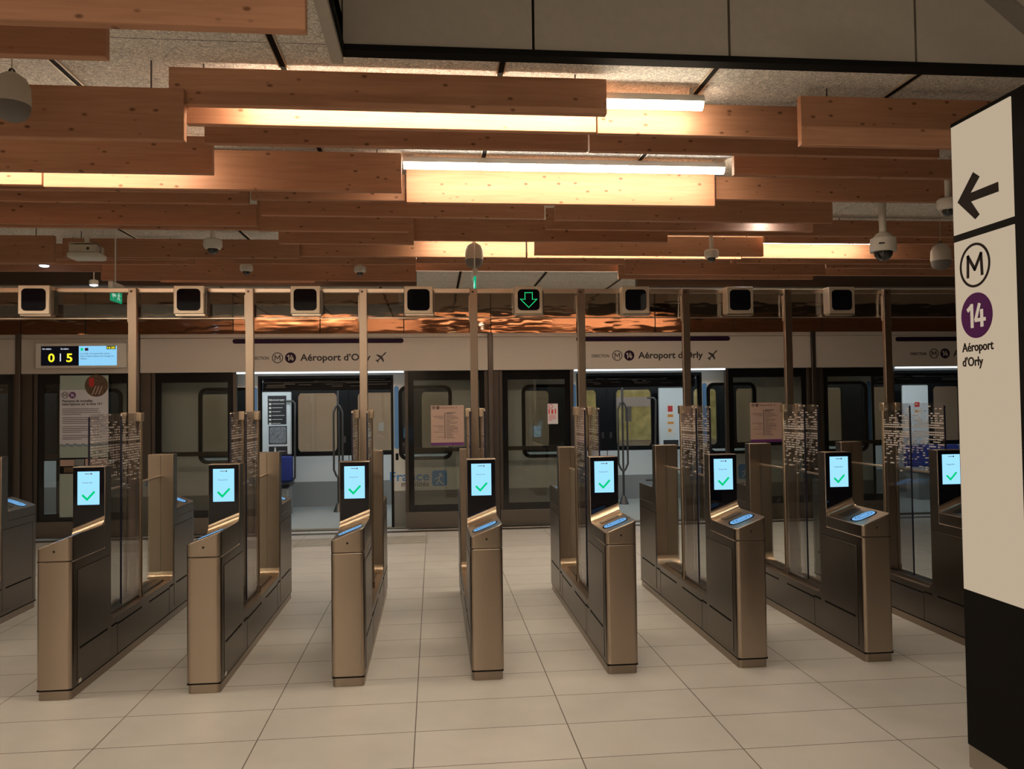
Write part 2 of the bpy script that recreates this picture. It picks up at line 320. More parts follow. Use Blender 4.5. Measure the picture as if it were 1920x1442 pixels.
# beige cladding panels on the far side of the opening, each a panel
vj = [VX, .459] + [.459+.9*k for k in range(1, 13)]
vroot = empty('cladding_wall', (VX, VY, ZC-.03), 'beige cladding panels with black joints hanging across the top of the picture', 'wall panel')
for a, b in zip(vj, vj[1:]): MB().box(a+.006, b-.006, VY, VY+.03, ZC-.02, 5.585).build('panel', 'beigeclad', vroot)
MB().box(VX, XR, VY+.03, VY+.055, ZC-.03, 5.585).build('backing', 'dark', vroot)
t = MB(); t.box(VX-.045, XR, VY-.012, VY+.06, ZC-.050, ZC-.022); t.box(VX-.045, VX+.012, YB, VY-.012, ZC-.050, ZC-.022); struct(t.build('trim_1', 'dark'))
# wall above the door headers
zt = at(840, 625, P).z
struct(MB().box(XL, XR, P, P+.05, zt, ZC).build('wall_front', 'glosswall'))
jx = [at(x, 590, P).x for x in (39, 160, 437, 600, 757, 920, 1081, 1228, 1375, 1540)]
j = MB()
for x in jx: j.box(x-.006, x+.006, P-.003, P, zt, ZC)
struct(j.build('trim_2', 'seam'))
for nm, xa, xb in (('trim_added_left', XL, at(781, 520, 9.3).x), ('trim_added_right', at(1195, 520, 9.3).x, XR)):
    struct(MB().box(xa, xb, 9.3, 9.4, 3.075, ZC).build(nm, 'bulk'))  # added beams; dark brown stands in for the wall's dark reflection
# ceiling tracks running away from the camera
for k, (x, y0, lab) in enumerate([(-2.72, -6, 'black slotted ceiling track at the far left, near the projector'), (-1.70, -6, 'black slotted ceiling track left of the long top wooden slat, above the cream pendant speaker'),
        (-.68, -6, 'black slotted ceiling track above the left part of the long dark slat near the top'), (.335, VY+.06, 'black slotted ceiling track in the middle, just right of the black corner of the cladding'),
        (1.355, VY+.06, 'black slotted ceiling track above the end of the bright upper tube lamp'), (2.375, VY+.06, 'black slotted ceiling track near the right, left of the tall sign')]):
    r = empty('lighting_track', (x, y0, ZC), lab, 'ceiling track')
    MB().box(x-.014, x+.014, y0, P-.01, ZC-.006, ZC-.0005).build('channel', 'dark', r)
    m = MB(); m.box(x-.020, x-.014, y0, P-.01, ZC-.010, ZC-.0005); m.box(x+.014, x+.020, y0, P-.01, ZC-.010, ZC-.0005); m.build('flange', 'boxm', r)

# ================================================================== WOODEN CEILING SLATS
TH = .042
def slat(xl, xr, yb, xm, Y, label, top=None, h=None):
    """xl..xr: end columns; (xm,yb): a point on the lower front edge; Y: depth of the slat"""
    zb = at(xm, yb, Y).z
    X0 = XL+.05 if xl is None else at(xl, yb, Y).x
    X1 = XR-.05 if xr is None else at(xr, yb, Y).x
    if top: zt_ = at(top[0], top[1], Y).z
    else: zt_ = zb+(h or .20)
    zt_ = min(zt_, ZC-.025)
    r = empty('wooden_slat', ((X0+X1)/2, Y, zb), label, 'wooden slat', 'pine slats under the ceiling')
    b = MB().box(X0, X1, Y, Y+TH, zb, zt_)
    b.bevel_if(lambda p, q: True, .0025, 1)
    bo = b.build('board', 'wood', r)
    n = max(2, int((X1-X0)/1.3)+1)
    for k in range(n):
        x = X0+.15+(X1-X0-.3)*k/(n-1); MB().box(x-.003, x+.003, Y+.018, Y+.024, zt_-.004, ZC).build('hanger', 'mull', r)
    return r
SL = [
 (None, 573, 46, 280, 2.60, 'nearest wooden slat, cut off by the top edge of the picture at upper left', None, .23),
 (None, 197, 103, 100, 2.90, 'short-looking wooden slat at the upper left, just under the nearest one', None, .17),
 (316, 1138, 200, 560, 3.72, 'long dark wooden slat hiding the upper tube lamp, starting left of centre', (560, 130), None),
 (None, 345, 259, 170, 3.70, 'wide pale wooden slat at left behind the big cream speaker', (250, 163), None),
 (349, 1118, 240, 735, 4.00, 'brightly lit wooden slat glowing under the long dark slat', None, .19),
 (1121, None, 254, 1310, 4.00, 'half-lit wooden slat right of centre below the bare end of the upper tube lamp', None, .19),
 (1503, None, 274, 1645, 3.80, 'tall wooden slat with a pale end grain edge at upper right beside the sign', (1503, 179), None),
 (383, 1103, 275, 740, 4.25, 'thin-looking dark wooden slat under the brightly lit one', None, .17),
 (1106, 1762, 289, 1430, 4.27, 'thin-looking dark wooden slat under the half-lit one at right', None, .17),
 (None, 398, 322, 200, 4.35, 'dark wooden slat at left above the glowing yellow strip', None, .20),
 (None, 78, 346, 40, 4.90, 'glowing stub of a wooden slat at the left edge', None, .22),
 (81, 753, 355, 420, 4.90, 'long wooden slat whose left end glows and whose right end meets the lower tube lamp', (740, 281), None),
 (1377, None, 331, 1580, 4.60, 'dark wooden slat with a pale left end, right of the lower tube lamp', (1377, 291), None),
 (None, 446, 357, 220, 5.05, 'narrow strip of wooden slat under the long slat at left, ending left of centre', None, .17),
 (762, 1341, 383, 1050, 5.20, 'brightest wooden slat hanging just below the lower tube lamp', (1050, 321), None),
 (1343, None, 376, 1550, 5.28, 'dark wooden slat right of the brightest one', None, .20),
 (470, 760, 375, 615, 5.27, 'strip of wooden slat left of the brightest one, ending at its corner', None, .18),
 (None, 466, 379, 230, 5.36, 'second narrow strip of wooden slat at left, just above a wider slat', None, .18),
 (None, 482, 421, 240, 5.62, 'wide dark wooden slat at left ending left of centre with a square step', (240, 380), None),
 (488, 1021, 406, 750, 5.50, 'long wooden slat under the left half of the brightest one', None, .19),
 (482, 765, 433, 620, 5.80, 'wooden slat in the middle left, third step below the lower tube lamp', None, .22),
 (1041, 1562, 415, 1300, 5.90, 'wooden slat right of centre directly below the brightest one', None, .19),
 (1024, 1525, 432, 1270, 6.20, 'wooden slat lit by a cool white spot right of centre', None, .21),
 (771, 1252, 452, 1010, 6.38, 'wide wooden slat in the middle whose right end steps at the dome camera', (780, 409), None),
 (1253, None, 441, 1410, 6.50, 'thin strip of wooden slat under the cool white spot', None, .18),
 (None, 222, 426, 110, 5.92, 'thin wooden slat edge at far left above the pale ceiling strip', None, .18),
 (223, 521, 430, 400, 6.02, 'thin wooden slat edge above the pale ceiling strip, left of centre', None, .18),
 (522, 776, 457, 650, 6.30, 'wooden slat at the right end of the pale ceiling strip', None, .24),
 (None, 101, 492, 50, 6.90, 'wooden slat stub at the left edge beside the projector', (50, 441), None),
 (1434, None, 456, 1620, 6.90, 'wooden slat at right passing behind the largest dome camera', None, .2),
 (1002, 1432, 479, 1215, 7.00, 'wooden slat in the middle hiding the far tube lamp, above a thin glowing line', (1215, 443), None),
 (117, 561, 483, 340, 7.30, 'wooden slat behind the projector, left of centre', (340, 448), None),
 (562, 986, 481, 680, 7.35, 'far wooden slat with its right end lit yellow beside the middle pendant speaker', None, .2),
 (989, 1390, 484.5, 1180, 7.35, 'far wooden slat seen as a thin glowing line in the middle', None, .2),
 (1392, None, 485, 1600, 7.35, 'far wooden slat glowing yellow at right under the slat steps', None, .2),
 (102, 349, 486, 225, 7.55, 'thin far slat edge behind the projector', None, .14),
 (1372, 1745, 494, 1560, 7.65, 'dim far wooden slat just below the glowing one at right', None, .2),
 (None, 365, 495, 180, 7.75, 'thin far slat edge at left level with the small white spot lamp', None, .14),
 (440, 780, 495, 610, 7.90, 'thin far slat edge behind the two small dome cameras', None, .14),
 (1173, 1548, 515, 1360, 8.00, 'orange-toned far wooden slat right of centre above the lane signals', (1360, 487), None),
 (781, 1171, 494.5, 1000, 8.02, 'thin far slat edge behind the middle pendant speaker', None, .14),
 (None, 188, 508.5, 90, 8.05, 'far wooden slat at the left edge below the small spot lamp', None, .17),
 (189, 780, 526, 480, 8.20, 'wide far wooden slat behind the two small dome cameras', None, .24),
 (1549, None, 503, 1670, 8.22, 'dim thin far slat at right under the cream speaker near the sign', None, .2),
 (1160, 1525, 523, 1340, 8.34, 'darker far wooden slat just under the orange-toned one', None, .2),
 (772, 1160, 507.5, 980, 8.42, 'last thin slat edge before the grey ceiling patch in the middle', None, .14),
 (300, 589, 529, 520, 8.55, 'lowest far slat edge left of centre above the lane signals', None, .2),
 (1526, None, 517, 1700, 8.62, 'last dim far slat at right before the dark wall', None, .2),
]
for a in SL: slat(*a)

# ================================================================== TUBE LAMPS
def tube(X0, X1, Y, z, label, mods=1, dots=False, group='ceiling tube lamps'):
    r = empty('tube_lamp', ((X0+X1)/2, Y, z), label, 'ceiling lamp', group)
    hb = [(-.034, .0), (.034, .0), (.034, .018), (.022, .036), (-.022, .036), (-.034, .018)]
    MB().prism([(Y+a, z+b) for a, b in hb], 'x', X0, X1).build('housing', 'paint', r)
    L_ = (X1-X0)/mods
    for k in range(mods):
        a, b = X0+k*L_+.004, X0+(k+1)*L_-.004
        n = 9; pr = [(Y+.031*math.cos(PI+PI*i/n), z+.036*math.sin(PI+PI*i/n)-.0005) for i in range(n+1)]
        d = MB().prism(pr, 'x', a, b).build('diffuser', 'tube', r, smooth=False)
    m = MB(); n = max(2, int((X1-X0)/1.2)+1)
    for k in range(n):
        x = X0+.06+(X1-X0-.12)*k/(n-1); m.box(x-.01, x+.01, Y-.01, Y+.01, z+.03, ZC if not dots == 'void' else 5.6)
    m.build('stem', 'paint', r)
    if dots is True:
        m = MB(); nn = int((X1-X0)/.0335)
        for k in range(nn):
            x = X0+.015+k*.0335; m.box(x, x+.017, Y-.0335, Y-.030, z-.016, z-.003)
        m.build('led_row', 'dot', r)
    return r
p = at(1230, 189, 3.85); tube(at(440, 190, 3.85).x, at(1320, 189, 3.85).x, 3.87, p.z, 'bright white tube lamp near the top, mostly hidden by a dark slat')
p = at(1050, 311, 5.0); tube(at(756, 311, 5).x, at(1357, 311, 5).x, 5.0, p.z, 'lower white tube lamp with a row of visible LED points', 2, True)
tube(XL+.4, at(330, 300, 4.6).x, 4.66, 3.13, 'tube lamp hidden at left whose glow lights the yellow strip')
tube(at(800, 455, 7.15).x, at(1640, 455, 7.15).x, 7.16, 3.19, 'far tube lamp hidden in the slats that makes the long thin glowing line')
# added lamps of the same kind, unseen behind the camera, for fill light
for X0, X1, Y, lab in [(-5.6, -.7, -2.3, 'added unseen tube lamp over the hall on the left, nearest the gates'), (-5.6, -.7, -3.5, 'added unseen tube lamp over the hall on the left, middle'), (-5.6, -.7, -4.8, 'added unseen tube lamp over the hall on the left, rearmost')]:
    tube(X0, X1, Y, 3.12, lab)
st = tube(at(200, 497, 8.64).x, at(1500, 497, 8.64).x, 8.64, 3.205, 'long shaded tube lamp added unseen behind the far slats to light the door headers')  # added lamp, out of view, to brighten the door headers
MB().box(at(200, 497, 8.64).x, at(1500, 497, 8.64).x, 8.740, 8.744, 3.152, ZC-.003).build('added_shade', 'bulk', st)  # added plate keeping the lamp's mirror image off the polished wall
def deep_fill_tube(X0, X1, Y, z, lab): tube(X0, X1, Y, z, lab, 1, 'void')
deep_fill_tube(.2, 3.6, -.3, 4.8, 'added unseen tube lamp high in the tall opening behind the camera')  # added lamp, out of view, to brighten the near floor
# cool spot in front of the lit slat and two little spots at left
def spot(p, lab, mat='tubecool', r_=.035):
    r = empty('spot_lamp', p, lab, 'spot lamp', 'small spot lamps')
    MB().lathe([(r_*.5, .06), (r_+.006, .05), (r_+.006, 0), (r_, 0)], p).build('housing', 'paint', r)
    MB().lathe([(r_, -.001), (r_*.95, -.008), (r_*.4, -.014)], p).build('lens', mat, r)
    MB().cyl((p[0], p[1], p[2]+.06), (p[0], p[1], ZC), .006, 8).build('stem', 'paint', r)
p = at(1440, 424, 6.07); spot((p.x, 6.09, 3.14), 'cool white spot lamp hidden above the cool-lit slat', r_=.05)
p = at(80, 499, 7.85); spot((p.x, 7.88, p.z+.01), 'small bluish white spot lamp at left under the slat stub', 'tubecool2', .04)
p = at(190, 541, 9.4); spot((p.x, 9.2, p.z+.01), 'small bluish white spot lamp at left just above the overhead rail', 'tubecool2', .04)

# ================================================================== TICKET GATES
GS, GX1, GY, GL, GW = .83, -2.178, 4.817, 2.352, .0985
def make_gate():
    r = empty('ticket_gate', (0, 0, 0))
    H1, H2, HB, A, B = .788, 1.303, .31, .465, .562
    def fil(cy, cz, a0, a1, rr=.06, n=6): return [(cy+rr*math.cos(math.radians(a0+(a1-a0)*k/n)), cz+rr*math.sin(math.radians(a0+(a1-a0)*k/n))) for k in range(n+1)]
    def prof(): 
        L_ = [(0, .060), (GL, .060), (GL, H1), (GL-A, H1), (GL-A, H2), (GL-B, H2)]
        L_ += fil(GL-B-.06, HB+.06, 0, -90) + fil(B+.06, HB+.06, 270, 180) + [(B, H2), (A, H2), (A, H1), (0, H1)]
        return L_
    b = MB().prism(prof(), 'x', -GW, GW)
    # rounded front corners and chamfered shoulders of the low middle
    b.bevel_if(lambda p, q: abs(p.z-q.z) > .3 and abs(p.y-q.y) < 1e-4 and (p.y < 1e-3 or p.y > GL-1e-3), .028, 6)
    b.bevel_if(lambda p, q: abs(p.z-HB) < 1e-3 and abs(q.z-HB) < 1e-3 and abs(p.y-q.y) > .5, .035, 3)
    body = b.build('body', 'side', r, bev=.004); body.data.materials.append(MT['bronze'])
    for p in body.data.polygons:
        if abs(p.normal.x) < .9 and p.center.z > .06: p.material_index = 1  # brighter front reflection painted by face direction, flanks left dimmer
    pl = MB().box(-GW+.006, GW-.006, .008, GL-.008, 0, .052); pl.bevel_if(lambda p, q: abs(p.z-q.z) > .03, .024, 5); pl.build('plinth', 'plinthm', r)  # same bronze as the front, toned between front and flank reflections
    MB().box(-GW+.004, GW-.004, .006, GL-.006, .051, .062).build('plinth_seam', 'dark', r)
    for s in (1, -1):      # front half, then the same turned by 180 degrees
        def T(x, y, z): return (x*s, y if s == 1 else GL-y, z)
        def bx(m, x0, x1, y0, y1, z0, z1): 
            a, c = T(x0, y0, z0), T(x1, y1, z1); m.box(a[0], c[0], a[1], c[1], z0, z1)
        # cap with its laterally sloping reader face
        zl, zr = .862, .938
        pts = [(-GW, 0, H1+.004), (GW, 0, H1+.004), (GW, A, H1+.004), (-GW, A, H1+.004), (-GW, 0, zl), (GW, 0, zr), (GW, A, zr), (-GW, A, zl)]
        m = MB(); m.hexa([T(*q) for q in pts])
        fy = 0 if s == 1 else GL
        m.bevel_if(lambda p, q: abs(p.y-fy) < 1e-4 and abs(q.y-fy) < 1e-4 and abs(p.x-q.x) < 1e-4, .028, 6)
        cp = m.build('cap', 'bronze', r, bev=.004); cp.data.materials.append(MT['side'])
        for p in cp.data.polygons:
            if abs(p.normal.x) > .9: p.material_index = 1  # same steel as the cap, with darker flank reflection painted in
        m = MB(); bx(m, -GW+.005, GW-.005, .004, A, H1-.001, H1+.005); m.build('cap_seam', 'seam', r)
        m = MB(); 
        q0 = T(.0, -.001, .848); m.cyl((q0[0], q0[1], .848), (q0[0], q0[1]-.002*s, .848), .007, 14); m.build('lock', 'seam', r)
        # curved sweep up to the display
        R_, n = .050, 8
        def sweep(x, z):
            L_ = [(x, A-R_-.002, z+.0015)]
            for k in range(n+1):
                a = math.radians(270+90*k/n); L_.append((x, A-R_+R_*math.cos(a)-.0015, z+R_+R_*math.sin(a)+.0015))
            L_ += [(x, A+.001, z+R_+.002), (x, A+.001, z-.001), (x, A-R_-.002, z-.001)]; return L_
        m = MB(); la = [m.bm.verts.new(T(*q)) for q in sweep(-GW+.002, zl)]; lb = [m.bm.verts.new(T(*q)) for q in sweep(GW-.002, zr)]
        for i in range(len(la)):
            j_ = (i+1) % len(la); f = m.bm.faces.new((la[i], la[j_], lb[j_], lb[i])); f.smooth = 1 <= i <= n
        m.bm.faces.new(la[::-1]); m.bm.faces.new(lb); m.build('curved_sweep', 'gold', r)
        # display column front: black glass whose lower edge follows the slope
        zL, zR = zl+R_+.002, zr+R_+.002
        pts = [(-GW+.005, A-.006, zL), (GW-.005, A-.006, zR), (GW-.005, A+.002, zR), (-GW+.005, A+.002, zL), (-GW+.005, A-.006, H2-.005), (GW-.005, A-.006, H2-.005), (GW-.005, A+.002, H2-.005), (-GW+.005, A+.002, H2-.005)]
        disp = MB().hexa([T(*q) for q in pts]).build('display_panel', 'blackg', r)
        sw0, sw1, sz0, sz1 = -.066, .066, 1.062, 1.272
        m = MB(); bx(m, sw0, sw1, A-.0085, A-.004, sz0, sz1); scr = m.build('screen', 'screen', disp)
        # check mark
        cx, cz = .0, 1.105; th = .0065
        def bar(m, x0, z0, x1, z1):
            d = Vector((x1-x0, z1-z0)).normalized(); nrm = Vector((-d.y, d.x))*th; d = d*th*.6
            P4 = [(x0-d.x+nrm.x, z0-d.y+nrm.y), (x0-d.x-nrm.x, z0-d.y-nrm.y), (x1+d.x-nrm.x, z1+d.y-nrm.y), (x1+d.x+nrm.x, z1+d.y+nrm.y)]
            y_ = T(0, A-.0098, 0)[1]; y2 = T(0, A-.008, 0)[1]
            m.prism([(a*s, b) for a, b in P4], 'y', y_, y2)
        m = MB(); bar(m, -.034, 1.122, -.008, 1.095); bar(m, -.008, 1.095, .035, 1.142); m.build('check_mark', 'green', disp)
        tm = text('Passage libre', -.034, .026, 1.198, .0075, 0, 'traingrey', None, 'caption', depth=.001)
        for v in tm.data.vertices: v.co = T(v.co.x, A-.009+v.co.y, v.co.z)
        tm.parent = disp
        m = MB(); m.prism([(a*s, b) for a, b in circle(.017, 1.257, .0055, 16)], 'y', T(0, A-.0096, 0)[1], T(0, A-.008, 0)[1]); bx(m, -.022, .008, A-.0096, A-.008, 1.255, 1.259); m.build('logo', 'traingrey', disp)
        # reader pad on the sloping face
        sl = (zr-zl)/(2*GW)
        def on(x, y, lift): return T(x, y, zl+(x+GW)*sl+lift)
        def padshape(m, hw, hl, cy, l0, l1, n_=6, rr=None):
            rr = rr or hl
            pol = [(x_, cy+y_) for x_, y_ in rrect(-hw, hw, -hl, hl, rr*.98, n_)]
            a = [m.bm.verts.new(on(x_, y_, l0)) for x_, y_ in pol]; b_ = [m.bm.verts.new(on(x_, y_, l1)) for x_, y_ in pol]
            for i in range(len(a)): m.bm.faces.new((a[i], a[(i+1)%len(a)], b_[(i+1)%len(a)], b_[i]))
            m.bm.faces.new(a[::-1]); m.bm.faces.new(b_)
        m = MB(); padshape(m, .078, .062, .155, 0, .0020, rr=.05); pd = m.build('reader_pad', 'blackg', r)
        m = MB(); padshape(m, .070, .050, .155, .0010, .0032, rr=.042); m.build('pad_glow', 'pad', pd)
        for q_, (hw, hl) in enumerate(((.054, .036), (.036, .022))):
            o_ = [(x_, .155+y_) for x_, y_ in rrect(-hw, hw, -hl, hl, hl*.8)]; i_ = [(x_, .155+y_) for x_, y_ in rrect(-hw+.006, hw-.006, -hl+.006, hl-.006, (hl-.006)*.8)]
            m = MB(); V = [[m.bm.verts.new(on(x_, y_, .0045)) for x_, y_ in L_] for L_ in (o_, i_)]
            for i in range(len(o_)): m.bm.faces.new((V[0][i], V[0][(i+1)%len(o_)], V[1][(i+1)%len(o_)], V[1][i]))
            m.build('pad_ring', 'padline', pd)
        m = MB(); padshape(m, .06, .045, .33, 0, .002, rr=.02); m.build('recess_plate', 'side', r)
        # access panels, vent slots and seams on both flanks
        for e in (1, -1):
            xs = GW*e
            m = MB(); bx(m, xs-.001*e, xs+.0022*e, .075, .545, .09, .725); m.build('access_panel', 'side', r, bev=.0015)
            m = MB(); bx(m, xs, xs+.0034*e, .10, .50, .262, .274); bx(m, xs, xs+.0034*e, .565, .65, .262, .272); bx(m, xs, xs+.0016*e, .665, 1.10, .252, .262)
            bx(m, xs, xs+.0010*e, .660, .663, .055, .27); bx(m, xs, xs+.0012*e, .069, .073, .085, .73); bx(m, xs, xs+.0012*e, .069, .545, .728, .731)
            m.build('vent_slot', 'dark', r)
        m = MB(); bx(m, -.0015, .0015, B-.0005, B+.0006, .38, H2-.01); m.build('column_seam', 'seam', r)
    for e in (0, 1):      # bright fillets at the foot of both columns
        m = MB(); n = 6; RR = .06; F0 = lambda k, a0, a1: math.radians(a0+(a1-a0)*k/n)
        cy, a0, a1 = ((B+RR), 180, 270) if e == 0 else ((GL-B-RR), 360, 270)
        pr = [(cy+(RR-.0015)*math.cos(F0(k, a0, a1)), HB+RR+(RR-.0015)*math.sin(F0(k, a0, a1))) for k in range(n+1)]
        po = [(cy+(RR+.002)*math.cos(F0(k, a0, a1)), HB+RR+(RR+.002)*math.sin(F0(k, a0, a1))) for k in range(n+1)]
        m.prism(pr+po[::-1], 'x', -GW+.004, GW-.004); m.build('fillet_trim', 'gold', r)
    # fixed low glass with its handrail
    MB().box(-.006, .006, B+.012, 1.12, HB-.002, 1.118).build('fixed_glass', 'clear', r)
    MB().box(-.006, .006, 1.23, GL-B-.012, HB-.002, 1.118).build('fixed_glass', 'clear', r)
    m = MB(); m.box(-.010, .010, B-.01, 1.12, 1.118, 1.132); m.box(-.010, .010, 1.23, GL-B+.01, 1.118, 1.132); m.build('handrail', 'rail', r, bev=.003)
    m = MB(); m.box(-.045, .045, B+.07, GL-B-.07, HB, HB+.012); m.build('track_strip', 'mull', r, bev=.002)
    for e in (-1, 1):
        x = .052*e
        tb = MB().cyl((x, 1.205, HB-.002), (x, 1.205, 1.60), .014, 18).build('hinge_tube', 'gold', r)
        m = MB(); m.box(x-.020, x+.020, 1.165, 1.227, 1.575, 1.640); m.build('clamp', 'gold', tb, bev=.004)
        m = MB(); m.cyl((x, 1.205, HB), (x, 1.205, HB+.05), .019, 16); m.build('foot', 'bronze', tb)
    return r
def flap(w_, e):
    x = .052*e
    prof = rrect(1.19-w_, 1.19, .335, 1.635, .02, 3)
    return prof, x
GATE = make_gate()
gate_x = [-3.478] + [GX1+GS*k for k in range(8)]
ordn = ['leftmost', 'second', 'third', 'fourth', 'fifth', 'sixth', 'seventh', 'eighth', 'ninth']
notes = ['steel ticket gate cut off by the left edge, only its rear half in view',
 'first complete ticket gate from the left, with a wide glass flap beside it',
 'second complete ticket gate from the left, with a pale bronze front',
 'third complete ticket gate from the left, in front of the first open train door',
 'fourth complete ticket gate from the left, seen almost head-on at the centre',
 'fifth complete ticket gate from the left, its blue reader pad glowing brightest',
 'sixth complete ticket gate from the left, its left flank in view',
 'seventh complete ticket gate from the left, dark-fronted, last before the tall sign',
 'ticket gate at far right partly hidden by the tall black-framed sign']
gates = []
for i, gx in enumerate(gate_x):
    g = GATE if i == 0 else copy_tree(GATE)
    gates.append(g)
for i, g in enumerate(gates):
    g.location = (gate_x[i], GY, 0); tag(g, notes[i], 'ticket gate', 'row of ticket gates')
for i, g in enumerate(gates):
    for e in (-1, 1):
        wide = (i == 0 and e == 1) or (i == 1 and e == -1) or (i == 8 and e == 1)
        prof, x = flap(.60 if wide else .345, e)
        pg = MB().prism(prof, 'x', x-.005, x+.005)
        pg = pg.build('glass_flap', 'flap', None); pg.parent = g
        y0 = 1.19-(.60 if wide else .345)
        ed = MB().box(x-.0055, x+.0055, y0-.002, y0+.003, .345, 1.615).build('flap_edge', 'flapedge', None); ed.parent = pg
# small white stickers low on three gates
for gi in (1, 2):
    s_ = MB().box(GW+.0012, GW+.0036, .085, .122, .068, .088).build('sticker', 'white', None); s_.parent = gates[gi]

# ================================================================== OVERHEAD RAIL, POSTS AND LANE SIGNALS
PY = GY+1.205
xs_post = gate_x[:]
pnotes = ['at the left edge, behind the leftmost gate', 'rising behind the first complete gate, left of the line poster', 'rising behind the second complete gate', 'rising behind the third complete gate, crossing the word Orly',
 'rising behind the central gate', 'rising behind the fifth gate, left of the second direction sign', 'rising behind the sixth gate, crossing the second direction sign', 'rising behind the seventh gate', 'nearest the tall sign, behind the far right gate']
for i, x in enumerate(xs_post):
    r = empty('overhead_post', (x, PY, .322), 'square bronze steel post '+pnotes[i], 'post', 'posts carrying the overhead rail')
    MB().box(x-.029, x+.029, PY-.018, PY+.022, .322, 2.55).build('shaft', 'post', r, bev=.003)
    MB().cyl((x-.006, PY-.021, 2.525), (x-.006, PY-.017, 2.525), .008, 12).build('bolt', 'seam', r)
    MB().box(x-.036, x-.029, PY-.014, PY+.02, 2.30, 2.50).build('glass_clip', 'rail', r, bev=.002)
rr_ = empty('overhead_rail', (0, PY, 2.53), 'long thin horizontal metal rail above all the gates', 'rail')
MB().box(XL+.3, gate_x[-1]+1.9, PY+.024, PY+.055, 2.522, 2.556).build('rail_tube', 'rail', rr_, bev=.004)
MB().box(XL+.3, gate_x[-1]+1.9, PY+.034, PY+.040, 2.335, 2.522).build('glass_band', 'band', rr_)
MB().box(XL+.3, gate_x[-1]+1.9, PY+.030, PY+.044, 2.328, 2.335).build('glass_edge', 'rail', rr_)
lanes = [(-2.832, 'leftmost lane signal box, unlit, reflecting a green exit sign', 0), (-1.763, 'second lane signal box from the left, unlit, reflecting wood', 0), (-.933, 'third lane signal box from the left, unlit black square', 0),
 (-.103, 'fourth lane signal box from the left, unlit black square', 0), (.727, 'lane signal box showing a green arrow pointing down', 1), (1.557, 'unlit lane signal box just right of the green arrow', 0), (2.387, 'unlit lane signal box third from the right edge group, above the sixth lane', 0), (3.217, 'unlit lane signal box nearest the tall sign', 0)]
for x, lab, lit in lanes:
    Y0 = PY-.075; z0, z1 = 2.352, 2.560; hw = .107
    r = empty('lane_signal', (x, Y0, z0), lab, 'lane signal', 'lane signal boxes on the overhead rail')
    MB().box(x-hw, x+hw, Y0, Y0+.095, z0, z1).build('casing', 'boxm', r, bev=.005)
    fr = MB().prism(rrect(x-hw+.024, x+hw-.024, z0+.024, z1-.024, .03), 'y', Y0-.003, Y0+.002).build('display_window', 'blackg', r)
    MB().box(x-hw+.01, x+hw+.004, Y0+.01, Y0+.09, z0-.012, z0).build('bracket', 'rail', r)
    MB().box(x+hw+.001, x+hw+.012, Y0+.035, Y0+.11, z0+.004, z1-.03).build('side_mount', 'mull', r)
    if lit:
        m = MB(); cx, cz = x, (z0+z1)/2; pts = []
        out = [(-.028, .054), (.028, .054), (.028, .004), (.062, .004), (0, -.058), (-.062, .004), (-.028, .004)]
        for a, b in zip(out, out[1:]+out[:1]):
            n = max(1, round(math.dist(a, b)/.0098))
            for k in range(n): pts.append((a[0]+(b[0]-a[0])*k/n, a[1]+(b[1]-a[1])*k/n))
        for a, b in pts: m.prism(circle(cx+a, cz+b, .0030, 8), 'y', Y0-.0055, Y0-.002)
        m.build('arrow_lights', 'arrowg', fr)

def stroke(m, pts, w_, a, b, axis):
    for p, q in zip(pts, pts[1:]):
        d = Vector((q[0]-p[0], q[1]-p[1])).normalized(); n = Vector((-d.y, d.x))*w_; e_ = d*w_*.7
        m.prism([(p[0]-e_.x+n.x, p[1]-e_.y+n.y), (p[0]-e_.x-n.x, p[1]-e_.y-n.y), (q[0]+e_.x-n.x, q[1]+e_.y-n.y), (q[0]+e_.x+n.x, q[1]+e_.y+n.y)], axis, a, b)
def fourteen(cu, cv, h, axis, a, b, mat, par, flip=1):
    """the number 14, h high, centred on (cu, cv); flip = -1 when it reads towards smaller u"""
    m = MB(); g = lambda u, v: (cu+flip*u*h, cv+v*h)
    k = .080*h
    stroke(m, [g(-.47, .26), g(-.26, .40)], k, a, b, axis); stroke(m, [g(-.25, .43), g(-.25, -.44)], k, a, b, axis)
    stroke(m, [g(.20, .42), g(-.03, -.17)], k*.9, a, b, axis); stroke(m, [g(-.03, -.20), g(.50, -.20)], k*.9, a, b, axis); stroke(m, [g(.33, .16), g(.33, -.44)], k, a, b, axis)
    return m.build('number', mat, par)
# ================================================================== TALL SIGN AT RIGHT
TX, TY0, TY1 = 2.391, 3.005, 3.405
tr = empty('totem_sign', (TX+.1, (TY0+TY1)/2, 0), 'tall black-framed wayfinding sign at right with an arrow, M and 14', 'sign')
MB().box(TX-.005, TX+.26, TY0-.16, TY1, .10, 2.925).build('case', 'dark', tr, bev=.004)
m = MB()
for k in range(16): 
    y = TY0-.15+k*.034; m.box(TX-.004, TX+.006, y, y+.030, .125, .765)
m.build('fluted_base', 'fluted', tr, bev=.003)
MB().box(TX-.002, TX+.25, TY0-.15, TY1-.005, 0, .12).build('plinth', 'plinth', tr)
pa = MB().box(TX-.010, TX+.006, TY0+.012, TY1-.012, 2.405, 2.903).build('arrow_panel', 'signface', tr)
pb = MB().box(TX-.010, TX+.006, TY0+.012, TY1-.012, .80, 2.372).build('line_panel', 'signface', tr)
